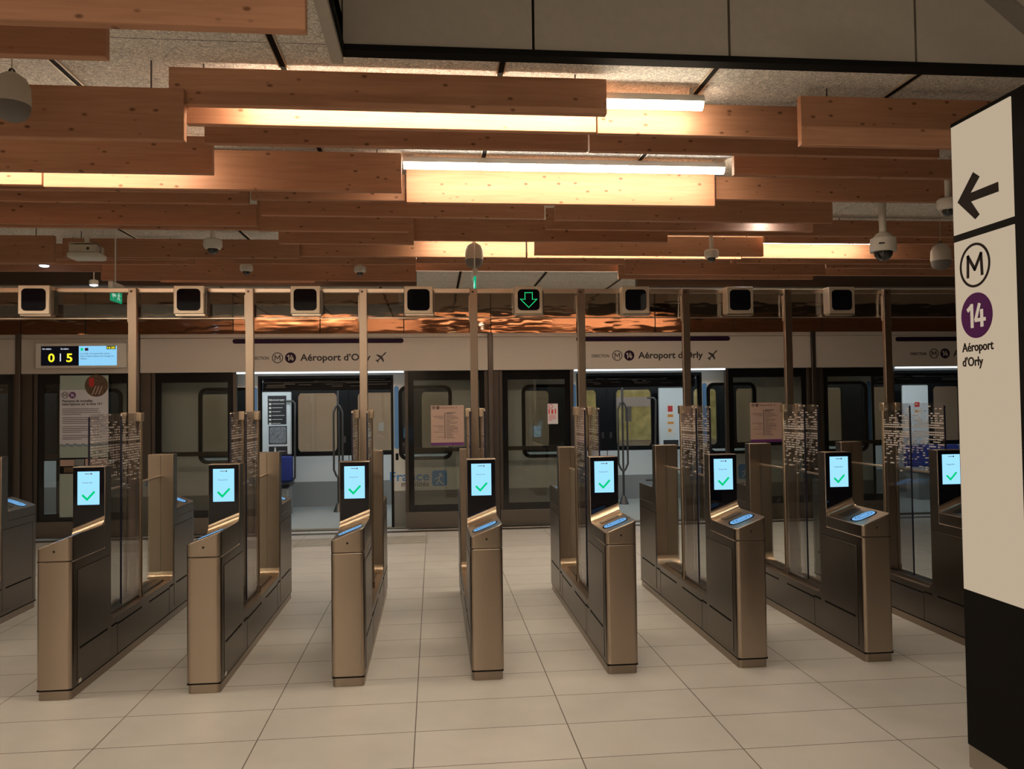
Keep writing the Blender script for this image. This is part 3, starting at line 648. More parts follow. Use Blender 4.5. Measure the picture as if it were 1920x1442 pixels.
# arrow: in (y,z) with the reading direction running from far (left) to near (right)
def yz(px, py): q = atX(px, py, TX); return (q.y, q.z)
aw = [(1800, 380), (1829, 323), (1841, 331), (1824, 362), (1876, 341), (1877, 359), (1825, 378), (1841, 402), (1833, 411)]
MB().prism([yz(*q) for q in aw], 'x', TX-.0125, TX-.009).build('arrow', 'signink', pa)
m = MB(); c_ = (3.258, 2.246)
m.ring(circle(*c_, .098), circle(*c_, .087), 'x', TX-.0125, TX-.009); m.build('circle_ring', 'signink', pb)
mm = MB()
def stroke(m, pts, w_, a, b, axis):
    for p, q in zip(pts, pts[1:]):
        d = Vector((q[0]-p[0], q[1]-p[1])).normalized(); n = Vector((-d.y, d.x))*w_; e_ = d*w_*.7
        m.prism([(p[0]-e_.x+n.x, p[1]-e_.y+n.y), (p[0]-e_.x-n.x, p[1]-e_.y-n.y), (q[0]+e_.x-n.x, q[1]+e_.y-n.y), (q[0]+e_.x+n.x, q[1]+e_.y+n.y)], axis, a, b)
stroke(mm, [(c_[0]+.046, c_[1]-.046), (c_[0]+.042, c_[1]+.044), (c_[0], c_[1]-.018), (c_[0]-.042, c_[1]+.044), (c_[0]-.046, c_[1]-.046)], .0075, TX-.0125, TX-.009, 'x')
mm.build('letter_m', 'signink', pb)
d14 = MB().prism(circle(3.255, 2.024, .100), 'x', TX-.0125, TX-.009).build('line_disc', 'signpurple', pb)
def text_x(s, y_left, y_right, zb, zh, X, mat, parent, name='lettering', bold=0.0):
    me = text_mesh(s, bold, .5); xs = [v.co.x for v in me.vertices]; mn, mx_ = min(xs), max(xs)
    for v in me.vertices:
        x, y, z = v.co; v.co = (X-(z+.5)*.0025, y_left+(x-mn)/(mx_-mn)*(y_right-y_left), zb+y*zh/.70)
    me.materials.append(MT[mat]); o = bpy.data.objects.new(name, me); COL.objects.link(o); o.parent = parent
    return o
fourteen(3.255, 2.024, .108, 'x', TX-.0145, TX-.012, 'signwhite', d14, -1)
text_x('Aéroport', 3.355, 3.155, 1.868, .040, TX-.010, 'signink', None, 'lettering', .013).parent = pb
text_x("d'Orly", 3.355, 3.222, 1.803, .040, TX-.010, 'signink', None, 'lettering', .013).parent = pb
for o in (pa, pb, d14): pass

# fix the parenting of pieces built in world space under moved empties
def world_parent(root, objs):
    for o in objs: o.matrix_parent_inverse = Matrix.Translation(-root.location)
# (parts of parts share their parent's frame, so nothing more is needed there)

# ================================================================== PENDANT SPEAKERS
def speaker(px, py, Y, rpx, lab, wire_top):
    p = at(px, py, Y); R_ = rpx*Y/F_PX
    r = empty('pendant_speaker', p, lab, 'speaker', 'cream pendant speakers')
    prof = [(.0, R_*1.45), (R_*.35, R_*1.40), (R_*.75, R_*1.12), (R_*.96, R_*.65), (R_, R_*.1), (R_, -R_*.42)]
    MB().lathe(prof, p).build('shell', 'speaker', r)
    MB().lathe([(R_*.985, -R_*.42), (R_*.93, -R_*.85), (R_*.75, -R_*1.15), (R_*.4, -R_*1.33), (0, -R_*1.38)], p).build('grille', 'grille', r)
    MB().cyl((p.x, p.y, p.z+R_*1.4), (p.x, p.y, ZC), .0035, 8).build('wire', 'boxm', r)
    m = MB(); m.ring(circle(p.x, p.z+R_*1.53, R_*.18, 12), circle(p.x, p.z+R_*1.53, R_*.10, 12), 'y', p.y-.004, p.y+.004); m.build('hook', 'seam', r)
speaker(22, 183, 3.5, 31, 'large cream pendant speaker cut by the left edge near the top', 100)
speaker(889, 480, 6.75, 17, 'cream pendant speaker at the centre in front of the glowing slat', 460)
speaker(1764, 482, 6.3, 19, 'cream pendant speaker beside the tall sign at right', 455)

# ================================================================== DOME CAMERAS
def dome(px, py, Y, w_, lab, big=False):
    p = at(px, py, Y); R_ = w_/2*Y/F_PX
    r = empty('dome_camera', p, lab, 'security camera', 'white dome security cameras')
    MB().cyl((p.x, p.y, p.z+R_*.9), (p.x, p.y, ZC), R_*.28, 18).build('stem', 'white', r)
    if big: pr = [(R_*.3, R_*1.25), (R_*.55, R_*1.1), (R_*.72, R_*.85), (R_*.95, R_*.75), (R_, -.1*R_), (R_*.97, -.3*R_), (R_*.75, -.32*R_)]
    else: pr = [(R_*.3, R_*.95), (R_*.85, R_*.8), (R_, R_*.65), (R_, R_*.0), (R_*.85, -R_*.25), (R_*.6, -R_*.3)]
    MB().lathe(pr, p).build('housing', 'white', r)
    k = .72 if big else .58; zz = -.3
    MB().lathe([(R_*k*math.cos(math.radians(a)), R_*(zz-k*1.05*math.sin(math.radians(a)))) for a in range(0, 91, 10)], p).build('dome', 'dome', r)
    if big: MB().box(p.x-R_*.80, p.x-R_*.40, p.y-R_*.93, p.y-R_*.72, p.z+R_*.18, p.z+R_*.26).build('label_mark', 'ink', r)
dome(399, 462, 7.05, 33, 'white dome camera at left of centre, larger of that side, below the pale ceiling strip')
dome(462, 506, 8.05, 23, 'small white dome camera left of the third lane signal')
dome(675, 508, 8.05, 22, 'small white dome camera between the third and fourth lane signals')
dome(1334, 480, 6.75, 28, 'small white dome camera right of centre on a short stem under the thin glowing line')
dome(1656, 465, 5.45, 50, 'largest white dome camera on a long stem at right', True)
dome(1778, 388, 4.85, 42, 'white dome camera partly hidden by the tall sign')

# ================================================================== PROJECTOR
p = at(163, 478, 6.95); r = empty('ceiling_projector', p, 'white projector-like device hanging under the ceiling at left', 'projector')
MB().box(p.x-.13, p.x+.13, p.y-.09, p.y+.09, p.z-.04, p.z+.012).build('shell', 'white', r, bev=.018)
m = MB().box(p.x-.115, p.x+.11, p.y-.08, p.y+.08, p.z+.012, p.z+.075); m.build('body', 'speaker', r, bev=.006)
MB().box(p.x-.12, p.x+.07, p.y-.07, p.y+.07, p.z+.085, p.z+.092).build('mount_plate', 'boxm', r)
MB().path([(p.x+.06, p.y-.05, p.z+.10), (p.x+.10, p.y-.06, p.z+.09), (p.x+.13, p.y-.05, p.z+.05), (p.x+.12, p.y-.04, p.z)], .004, 8).build('cable', 'grille', r)
MB().cyl((p.x, p.y, p.z+.09), (p.x, p.y, ZC), .02, 14).build('stem', 'white', r)
MB().cyl((p.x+.04, p.y-.082, p.z+.04), (p.x+.04, p.y-.079, p.z+.04), .012, 12).build('lens', 'seam', r)

# ================================================================== EXIT SIGNS
def exit_sign(px, ptop, pbot, Y0, Y1, lab, side):
    a = at(px, ptop, Y0); zb = at(px, pbot, Y0).z; zt_ = a.z; X = a.x
    r = empty('exit_sign', (X, (Y0+Y1)/2, zt_), lab, 'exit sign', 'green exit signs')
    MB().cyl((X, Y0+.10, zt_), (X, Y0+.10, ZC), .006, 10).build('rod', 'white', r)
    hgt = zt_-zb
    MB().box(X-.018, X+.018, Y0, Y1, zt_-hgt*.34, zt_).build('housing', 'white', r, bev=.004)
    pn = MB().box(X-.005, X+.005, Y0+.005, Y1-.005, zb, zt_-hgt*.34).build('panel', 'exitg', r)
    zc = zb+hgt*.33; h = hgt*.2; L_ = Y1-Y0
    for e in (-1, 1):
        x0, x1 = X+.005*e, X+.0062*e
        f = lambda t: Y0+L_*t if e == 1 else Y0+L_*t
        ar = [(f(.08), zc), (f(.2), zc+h), (f(.2), zc+h*.35), (f(.42), zc+h*.35), (f(.42), zc-h*.35), (f(.2), zc-h*.35), (f(.2), zc-h)]
        MB().prism(ar, 'x', x0, x1).build('arrow', 'exitw', pn)
        m = MB(); m.prism(circle(f(.68), zc+h*.9, h*.28, 12), 'x', x0, x1); stroke(m, [(f(.68), zc+h*.5), (f(.66), zc-h*.2), (f(.78), zc-h*1.0)], .006, x0, x1, 'x'); stroke(m, [(f(.66), zc-h*.2), (f(.56), zc-h*.9)], .006, x0, x1, 'x'); stroke(m, [(f(.58), zc+h*.1), (f(.68), zc+h*.4), (f(.80), zc+h*.2)], .005, x0, x1, 'x'); m.build('running_figure', 'exitw', pn)
exit_sign(207, 527, 563, 6.55, 6.78, 'green exit sign on a thin rod at left, seen at an angle', 1)
exit_sign(891, 503, 546, 6.40, 6.62, 'green exit sign seen edge-on on a rod under the central speaker', 1)

# ================================================================== PLATFORM SCREEN DOORS
hzt, hzb = at(840, 633, P).z, at(840, 695, P).z
mul = [at(38, 700, P).x, at(260, 700, P).x, at(919, 700, P).x, at(1522, 700, P).x]
mul = [mul[0]-4.6] + mul + [mul[3]+4.6]
mlab = ['outside the left edge', 'left of the departure display', 'just right of the departure display', 'right of the centre, left of the second direction sign', 'right of the second direction sign', 'hidden behind the tall sign']
for x, l in zip(mul, mlab):
    if x < XL: continue
    r = empty('mullion', (x, P-.04, 0), 'dark bronze vertical door mullion '+l, 'mullion', 'dark bronze mullions of the platform doors')
    MB().box(x-.028, x+.032, P-.075, P+.06, 0, at(840, 624, P).z-.002).build('post', 'mull', r, bev=.004)
    if l != mlab[1] and l != mlab[2]: MB().box(x+.032, x+.115, P-.02, P+.06, 0, hzb).build('jamb', 'frame', r)
    else: MB().box(x+.032, x+.16, P-.02, P+.06, 0, hzb).build('jamb', 'frame', r)
hl = ['left edge cutting it', 'departure display', 'first direction sign', 'second direction sign', 'third direction sign']
heads = []
for k in range(5):
    a, b = mul[k]+.036, mul[k+1]-.032
    r = empty('door_header', ((a+b)/2, P, hzb), 'pale enamelled header panel over the platform doors, with the '+hl[k], 'door header', 'header panels over the platform doors')
    MB().box(a, b, P-.055, P+.06, hzb, hzt).build('fascia', 'header', r, bev=.004)
    MB().box(a, b, P-.050, P+.06, hzt+.004, zt-.003).build('lip', 'lip', r, bev=.002)
    heads.append(r)
def plane_shape(x0, zc, s, w_):    # simple aeroplane pictogram, nose to the upper right
    pts = [(.95,1.0),(.78,.88),(.55,.62),(.12,.78),(.02,.70),(.36,.44),(.18,.26),(.0,.24),(-.04,.18),(.16,.06)]
    L_ = pts + [(b, a) for a, b in pts[::-1]]
    return [(x0+a*s, zc+(b-.5)*s) for a, b in L_]
def sign(xa, hd, full=True):
    """xa: world x of the start of DIRECTION; one unit = metres"""
    Y = P-.055; zc = at(1200, 667, P).z; k = 1.0
    g = hd
    text('DIRECTION', xa, xa+.245, zc-.022, .040, Y, 'ink', g, bold=.016)
    c1 = xa+.36; R1 = .072
    m = MB().ring(circle(c1, zc, R1), circle(c1, zc, R1-.011), 'y', Y-.002, Y); m.build('circle_ring', 'ink', g)
    m = MB(); stroke(m, [(c1-.034, zc-.034), (c1-.031, zc+.033), (c1, zc-.012), (c1+.031, zc+.033), (c1+.034, zc-.034)], .0055, Y-.002, Y, 'y'); m.build('letter_m', 'ink', g)
    c2 = xa+.53
    d = MB().prism(circle(c2, zc, R1), 'y', Y-.002, Y).build('line_disc', 'purple', g)
    fourteen(c2-.002, zc, .080, 'y', Y-.004, Y-.002, 'header', d)
    text('Aéroport d’Orly', xa+.655, xa+1.585, zc-.040, .088, Y, 'ink', g, bold=.026)
    m = MB().prism(plane_shape(xa+1.655, zc, .14, 0), 'y', Y-.002, Y); m.build('aeroplane_symbol', 'ink', g)
s1 = at(470, 667, P).x; s2 = at(1108, 667, P).x; s3 = at(1703, 667, P).x
sign(s1, heads[2]); sign(s2, heads[3]); sign(s3, heads[4])
for (xa, xb), hd in (((438, 757), heads[2]), ((1079, 1366), heads[3]), ((1675, 1960), heads[4])):
    zc = at((xa+xb)/2, 640 if xa < 500 else 636, P).z
    a, b = at(xa, 640, P).x, at(xb, 640, P).x
    MB().prism(rrect(a, b, zc-.032, zc+.032, .031), 'y', P-.058, P-.054).build('purple_band', 'purple', hd)
# door openings
ops = [(at(445, 700, P).x, at(757, 700, P).x), (at(1076, 700, P).x, at(1358, 700, P).x), (at(1677, 700, P).x, at(1677, 700, P).x+2.1)]
per = ops[1][0]-ops[0][0]
for (a, b), hd in zip(ops, heads[2:5]):
    MB().box(a, b, P-.045, P-.015, hzb-.022, hzb-.002).build('light_strip', 'sill', hd)
# glass panels : (x0,x1,label)
pn = []
for k, (a, b) in enumerate(ops):
    name = ['first', 'second', 'third'][k]
    L0 = max(mul[k+2]+.116 if False else (mul[k+1+1]+.12), -99)
zk0, zk1, zmid = 0.0, .235, at(840, 843, P).z
def glass_panel(a, b, lab, solid_left=False):
    r = empty('door_glass_panel', ((a+b)/2, P, 0), lab, 'glass panel', 'glass panels of the platform doors')
    for xa in (a, b-.045): MB().box(xa, xa+.045, P-.01, P+.05, .235, hzb).build('stile', 'frame', r, bev=.003)
    MB().box(a, b, P-.012, P+.052, .02, .235).build('kick_plate', 'kick', r, bev=.004)
    MB().box(a+.045, b-.045, P+.018, P+.026, .235, hzb-.002).build('pane', 'dglass', r)
    ft = MB(); ft.box(a+.045, a+.12, P+.012, P+.016, .235, hzb-.002); ft.box(b-.12, b-.045, P+.012, P+.016, .235, hzb-.002); ft.box(a+.12, b-.12, P+.012, P+.016, .235, .33); ft.box(a+.12, b-.12, P+.012, P+.016, hzb-.13, hzb-.002); ft.build('black_border', 'frit', r)
    MB().box(a+.045, b-.045, P+.030, P+.050, zmid-.028, zmid+.028).build('mid_rail', 'frame', r, bev=.003)
    return r
gp = []
gp.append(glass_panel(mul[1]-1.4, mul[1]-.035, 'dark glass door panel at the left edge of the picture'))
gp.append(glass_panel(mul[1]+.17, mul[2]-.035, 'glass door panel behind the tall information poster at left'))
gp.append(glass_panel(mul[2]+.165, ops[0][0]-.01, 'glass door panel left of the first open train door'))
gp.append(glass_panel(ops[0][1]+.01, mul[3]-.035, 'glass door panel with the salmon line map, right of the first open train door'))
gp.append(glass_panel(mul[3]+.12, ops[1][0]-.01, 'glass door panel with the small red warning sticker'))
gp.append(glass_panel(ops[1][1]+.01, mul[4]-.035, 'glass door panel with a salmon line map, right of the second open train door'))
gp.append(glass_panel(mul[4]+.12, ops[2][0]-.01, 'glass door panel right of the fourth mullion, full of reflections'))
gp.append(glass_panel(ops[2][1]+.01, mul[5]-.035, 'glass door panel hidden behind the tall sign'))
# departure display
a0, a1 = at(66, 666, P-.1), at(236, 666, P-.1)
r = empty('departure_display', ((a0.x+a1.x)/2, P-.1, a0.z), 'white departure display showing 0 and 5 in yellow on the header at left', 'display')
z0, z1 = at(150, 690, P-.1).z, at(150, 643, P-.1).z
MB().box(a0.x, a1.x, P-.10, P-.055, z0, z1).build('casing', 'white', r, bev=.01)
Y = P-.10
x0, xm, x1 = at(77, 666, Y).x, at(148, 666, Y).x, at(219, 666, Y).x; zz0, zz1 = at(150, 685.5, Y).z, at(150, 649, Y).z
lb = MB().box(x0, xm, Y-.003, Y+.001, zz0, zz1).build('matrix_screen', 'lcdblack', r)
lw = MB().box(xm, x1, Y-.003, Y+.001, zz0, zz1).build('text_screen', 'lcdblue', r)
H = zz1-zz0; W_ = xm-x0
def tt(s, u0, u1, v, h, mat, par, base, wd, bold=0, nm='lettering'):
    o = text(s, base+u0*wd, base+u1*wd, zz0+v*H, h*H, Y-.003, mat, None, nm, bold); o.parent = par; return o
# children of displays keep the display's world frame
tt('0', .19, .36, .20, .42, 'yellow', lb, x0, W_, .02); tt('5', .67, .83, .20, .42, 'yellow', lb, x0, W_, .02); MB().box(x0+.50*W_, x0+.525*W_, Y-.005, Y-.003, zz0+.22*H, zz0+.62*H).build('divider', 'lcdwhite', None).parent = lb
tt('1er métro', .04, .27, .82, .09, 'lcdwhite', lb, x0, W_); tt('2e métro', .52, .73, .82, .09, 'lcdwhite', lb, x0, W_)
W2 = x1-xm
tbx = MB().box(xm+.73*W2, xm+.97*W2, Y-.005, Y-.003, zz0+.83*H, zz1).build('clock_box', 'lcdblack', None); tbx.parent = lw
o = text('16:20', xm+.75*W2, xm+.95*W2, zz0+.86*H, .11*H, Y-.005, 'yellow', None, 'clock', .01); o.parent = tbx
for k, s in enumerate(('Le trafic est perturbé entre', 'Gare Saint-Lazare et Cergy-Le', 'Haut.')):
    tt(s, .04, [.82, .92, .22][k], .58-k*.13, .075, 'pblue', lw, xm, W2)
MB().box(xm+.05*W2, xm+.11*W2, Y-.005, Y-.003, zz0+.76*H, zz0+.90*H).build('icon', 'green', None).parent = lw
MB().box(xm+.16*W2, xm+.25*W2, Y-.005, Y-.003, zz0+.76*H, zz0+.90*H).build('icon', 'purple2', None).parent = lw

# information poster behind the glass at left
def rect(x0, y0, x1, y1, Y):
    a, b = at(x0, (y0+y1)/2, Y), at(x1, (y0+y1)/2, Y); c, d = at((x0+x1)/2, y0, Y), at((x0+x1)/2, y1, Y); return a.x, b.x, d.z, c.z
Y = P-.03
X0, X1, Z0, Z1 = rect(112, 704, 203, 969, Y)
r = empty('information_poster', ((X0+X1)/2, Y, Z0), 'tall grey information poster with a round photo, about interruptions on line 14', 'poster')
MB().box(X0, X1, Y, Y+.006, Z0, Z1).build('sheet', 'papergreen', r)
a = rect(112, 731, 203, 833, Y); pap = MB().box(a[0], a[1], Y-.002, Y, a[2], a[3]).build('text_sheet', 'paper', r)
W_ = X1-X0
m = MB(); c = at(181, 723, Y); m.prism(circle(c.x, c.z, .145), 'y', Y-.004, Y-.002); m.build('round_photo', 'brown', r)
c = at(172, 716, Y); MB().box(c.x-.03, c.x+.03, Y-.006, Y-.004, c.z-.06, c.z+.05).build('worker_figure', 'red', r)
for k in range(3): 
    c = at(178+6*k, 732, Y); m = MB(); stroke(m, [(c.x-.03, c.z-.05), (c.x+.01, c.z+.05)], .006, Y-.006, Y-.004, 'y'); m.build('rail_strip', 'salmon', r)
c = at(122, 741, Y); MB().ring(circle(c.x, c.z, .042), circle(c.x, c.z, .035), 'y', Y-.004, Y-.002).build('circle_ring', 'ink', pap)
m = MB(); stroke(m, [(c.x-.019, c.z-.019), (c.x-.017, c.z+.018), (c.x, c.z-.008), (c.x+.017, c.z+.018), (c.x+.019, c.z-.019)], .003, Y-.004, Y-.002, 'y'); m.build('letter_m', 'ink', pap)
c = at(136, 741, Y); d = MB().prism(circle(c.x, c.z, .043), 'y', Y-.004, Y-.002).build('line_disc', 'purple2', pap)
fourteen(c.x-.001, c.z, .046, 'y', Y-.006, Y-.004, 'paper', d)
for k, (s, e) in enumerate((('Pourquoi de nouvelles', 174), ('interruptions sur la ligne 14 ?', 192))):
    c0, c1 = at(117, 753+6*k, Y), at(e, 753+6*k, Y); text(s, c0.x, c1.x, c0.z-.008, .032, Y-.002, 'ink', None, 'heading', .02).parent = pap
m = MB(); y = 766.0
for para in (4, 4, 4, 3):
    for k in range(para):
        a = rect(117, y, random.uniform(183, 191) if k < para-1 else random.uniform(150, 178), y+1.1, Y); m.box(a[0], a[1], Y-.0035, Y-.002, a[2], a[3]); y += 3.5
    y += 2.6
m.build('text_lines', 'txt', pap)
m = MB()
for k in range(18):
    c = at(116+5*k, 835+1.5*math.sin(k*2.1), Y); m.box(c.x-.02, c.x+.014, Y-.004, Y, c.z-.012, c.z+.015)
m.build('wave_pattern', 'pblue', r)
a = rect(112, 858, 203, 888, Y); ph = MB().box(a[0], a[1], Y-.002, Y, a[2], a[3]).build('room_photo', 'dark', r)
for q in ((113, 862, 140, 874, 'salmon'), (141, 861, 158, 873, 'mapgrey'), (160, 860, 202, 874, 'salmon'), (120, 876, 150, 886, 'brown'), (153, 876, 200, 886, 'red')):
    a = rect(*q[:4], Y); MB().box(a[0], a[1], Y-.004, Y-.002, a[2], a[3]).build('photo_patch', q[4], ph)

# line maps
def line_map(x0, y0, x1, y1, lab):
    Y = P-.004; X0, X1, Z0, Z1 = rect(x0, y0, x1, y1, Y); W_, H_ = X1-X0, Z1-Z0
    r = empty('line_map', ((X0+X1)/2, Y, Z0), lab, 'line map', 'salmon line maps on the glass')
    sh = MB().box(X0, X1, Y-.003, Y+.003, Z0+.07*H_, Z1).build('sheet', 'salmon', r)
    MB().box(X0, X1, Y-.003, Y+.003, Z0, Z0+.07*H_).build('foot_band', 'purple2', r)
    u = lambda t: X0+t*W_; v = lambda t: Z0+t*H_
    c = (u(.09), v(.94)); MB().ring(circle(*c, .042*W_*1.15), circle(*c, .035*W_), 'y', Y-.005, Y-.003).build('circle_ring', 'ink', sh)
    m = MB(); q = .02*W_; stroke(m, [(c[0]-q, c[1]-q), (c[0]-q*.8, c[1]+q), (c[0], c[1]-q*.3), (c[0]+q*.8, c[1]+q), (c[0]+q, c[1]-q)], .002, Y-.005, Y-.003, 'y'); m.build('letter_m', 'ink', sh)
    c = (u(.215), v(.94)); d = MB().prism(circle(*c, .048*W_), 'y', Y-.005, Y-.003).build('line_disc', 'purple', sh)
    fourteen(c[0], c[1], .05*W_, 'y', Y-.007, Y-.005, 'salmon', d)
    o = text("Aéroport d'Orly", u(.29), u(.70), v(.925), .03*H_, Y-.003, 'ink', None, 'heading', .01); o.parent = sh
    MB().prism(plane_shape(u(.75), v(.94), .05*W_, 0), 'y', Y-.005, Y-.003).build('aeroplane_symbol', 'ink', sh)
    rd = random.Random(3); m = MB(); m.box(u(.412), u(.428), Y-.0045, Y-.003, v(.17), v(.82))
    m.box(u(.46), u(.74), Y-.0045, Y-.003, v(.80), v(.82))
    for k in range(21):
        z = v(.79-k*.0305); m.box(u(.46), u(rd.uniform(.55, .85)), Y-.0045, Y-.003, z-.0028, z+.0028); m.box(u(.405), u(.435), Y-.005, Y-.003, z-.004, z+.004)
        if rd.random() < .5: m.box(u(rd.uniform(.05, .28)), u(.38), Y-.0045, Y-.003, z-.0025, z+.0025)
    m.build('station_list', 'txt', sh)
line_map(808, 760, 870, 835, 'salmon-coloured line map on the glass right of the first open train door')
line_map(1407, 755, 1466, 829, 'salmon-coloured line map on the glass beside the seventh post at right')
X0, X1, Z0, Z1 = rect(1027, 757, 1046, 795, P-.004)
r = empty('warning_sticker', ((X0+X1)/2, P-.004, Z0), 'small white and red warning sticker on the glass left of the second train door', 'sticker')
MB().box(X0, X1, P-.007, P-.001, Z0, Z1).build('sheet', 'paper', r)
W_, H_ = X1-X0, Z1-Z0
MB().ring(circle(X0+.3*W_, Z0+.87*H_, .030, 16), circle(X0+.3*W_, Z0+.87*H_, .022, 16), 'y', P-.009, P-.007).build('symbol', 'red', r)
m = MB(); m.box(X0+.08*W_, X0+.2*W_, P-.009, P-.007, Z0+.5*H_, Z0+.75*H_); m.box(X0+.7*W_, X0+.82*W_, P-.009, P-.007, Z0+.5*H_, Z0+.75*H_); m.box(X0+.36*W_, X0+.54*W_, P-.009, P-.007, Z0+.5*H_, Z0+.72*H_); m.build('pictogram', 'red', r)
m = MB()
for k in range(4): m.box(X0+.1*W_, X0+(.8 if k < 3 else .4)*W_, P-.009, P-.007, Z0+(.42-.08*k)*H_, Z0+(.445-.08*k)*H_)
m.build('text_lines', 'red', r)
# tactile strip in front of the doors
tc0, tc1 = fl(480, 1008), fl(802, 1018)
r = empty('tactile_strip', (0, 10.1, 0), 'ribbed tactile paving strip in front of the first open train door', 'tactile paving')
for k in range(8): MB().box(-3.0, tc1.x, 9.75+k*.075, 9.765+k*.075, 0, .004).build('rib', 'tactile', r)
MB().box(XL, XR, P-.22, P-.09, 0, .003).build('sill_strip', 'kick', None)
o = bpy.data.objects['sill_strip']; o.name = 'door_threshold'; tag(o, 'long metal threshold strip on the floor at the foot of the platform doors', 'threshold')

# ================================================================== TRAIN
TRN = empty('metro_train', (0, TR, 0), 'white metro train with blue stripes standing behind the platform doors with doors open', 'train')
def tp(m, name, mat, parent=None, bev=0):
    o = m.build(name, mat, parent or TRN, bev)
    if parent and parent != TRN: o.matrix_parent_inverse = Matrix.Identity(4)
    return o
def px(x): return at(x, 780, TR).x
d1 = (px(489), px(733)); d2x = px(1312); dw = d1[1]-d1[0]; per = d2x-d1[1]
doors = [(d1[0]+per*k, d1[1]+per*k) for k in (-1, 0, 1, 2)]
ztop, zdoor, zfl = 2.75, at(600, 718, TR).z+.06, .0
wz0, wz1 = at(800, 862, TR).z, at(800, 723, TR).z
wins = []
for a, b in doors:
    wins += [(a-(px(489)-px(375)), a-.10-.02), (b+(px(750)-px(733)), b+(px(845)-px(733)))]
holes = sorted([(a, b, 'd') for a, b in doors]+[(a, b, 'w') for a, b in wins])
m = MB(); g = MB(); xprev = XL-.5
for a, b, t in holes+[(XR+.5, 0, 'e')]:
    if a > xprev: m.box(xprev, a, TR, TR+.05, .50, ztop); g.box(xprev, a, TR, TR+.05, -.1, .50)
    if t == 'd': m.box(a, b, TR, TR+.05, zdoor, ztop)
    if t == 'w':
        m.box(a, b, TR, TR+.05, .50, wz0+.04); m.box(a, b, TR, TR+.05, wz1-.04, ztop); g.box(a, b, TR, TR+.05, -.1, .50)
    if t != 'e': xprev = b
tp(m, 'car_body', 'trainw'); tp(g, 'skirt', 'traingrey')
for a, b in wins:
    f = MB().ring(rrect(a-.02, b+.02, wz0, wz1, .11, 8), rrect(a+.03, b-.03, wz0+.045, wz1-.045, .08, 8), 'y', TR-.012, TR+.02)
    fr = tp(f, 'window_frame', 'trainblk'); o = MB().box(a, b, TR+.022, TR+.027, wz0+.02, wz1-.02).build('pane', 'clear', fr); 
for a, b in doors:
    m = MB(); m.box(a-.035, a, TR-.01, TR+.10, 0, zdoor); m.box(b, b+.035, TR-.01, TR+.10, 0, zdoor); m.box(a-.035, b+.035, TR-.01, TR+.10, zdoor, zdoor+.04); tp(m, 'door_seal', 'trainblk')
    zb0, zb1 = at(740, 842, TR).z, at(740, 724, TR).z
    for x0 in (a-.035-.075, b+.035+.01): tp(MB().prism(rrect(x0, x0+.065, zb0, zb1, .032), 'y', TR-.004, TR), 'blue_stripe', 'trainblue')
    h = tp(MB().prism(rrect(b+.06, b+.10, at(740,863,TR).z, at(740,850,TR).z, .012, 3), 'y', TR-.008, TR), 'door_button', 'trainblk')
    # door mechanism above the opening
    m = MB(); rd = random.Random(int(a*10))
    for k in range(14):
        u0 = rd.uniform(a, b-.3); z = rd.uniform(zdoor-.13, zdoor-.01); m.box(u0, u0+rd.uniform(.1, .35), TR+.13, TR+.17, z, z+rd.uniform(.008, .025))
    m.box(a, b, TR+.14, TR+.155, zdoor-.05, zdoor-.04); tp(m, 'door_mechanism', 'polem')
    tp(MB().box(a, b, TR+.18, TR+.30, zdoor-.16, zdoor+.05), 'mechanism_housing', 'trainblk')
    tp(MB().box(a-.1, b+.1, TR+.45, TR+.52, 2.03, 2.06), 'grab_rail', 'trainint')
# floor, ceiling, lights
tp(MB().box(XL, XR, TR-.02, FAR+.05, -.12, 0.002), 'car_floor', 'trainfloor')
tp(MB().box(XL, XR, TR+.05, FAR+.05, 2.25, 2.3), 'car_ceiling', 'traingrey')
for k, (a, b) in enumerate(doors):
    tp(MB().box(a-.8, b+.4, TR+1.2, TR+1.27, 2.22, 2.25), 'ceiling_light', 'ledw')
    tp(MB().box(a-1.7, b+1.6, TR+.62, TR+.67, 2.20, 2.25), 'ceiling_light', 'ledw')
    tp(MB().box(a, b, TR-.015, TR+.03, .002, .006), 'door_sill', 'rail')
# far side: black door pairs, windows, white lower wall
oz0, oz1 = at(600, 850, FAR).z, at(600, 734, FAR).z
zw = at(600, 855, FAR).z; zg = at(600, 903, FAR).z
def fx(x): return at(x, 800, FAR).x
off = [-per, 0, per, 2*per]
fw = []
for o_ in (-per, 0):
    fw += [(fx(558)+o_, fx(633)+o_), (fx(670)+o_, fx(745)+o_)]
c2 = [(fx(1065), fx(1119)), (fx(1155), fx(1222)), (fx(1750), fx(1800)), (fx(1300), fx(1345)), (fx(1830), fx(1900)), (fx(1380), fx(1440)), (fx(1500), fx(1580)), (fx(1620), fx(1670)), (fx(790), fx(850)), (fx(960), fx(1030)), (fx(370), fx(440)), (fx(250), fx(320)), (fx(120), fx(200))]
fw = sorted([w_ for w_ in fw if w_[0] > -8 and w_[0] < 1.5 and not (fx(118)-.7 < w_[0] < fx(440))] + c2)
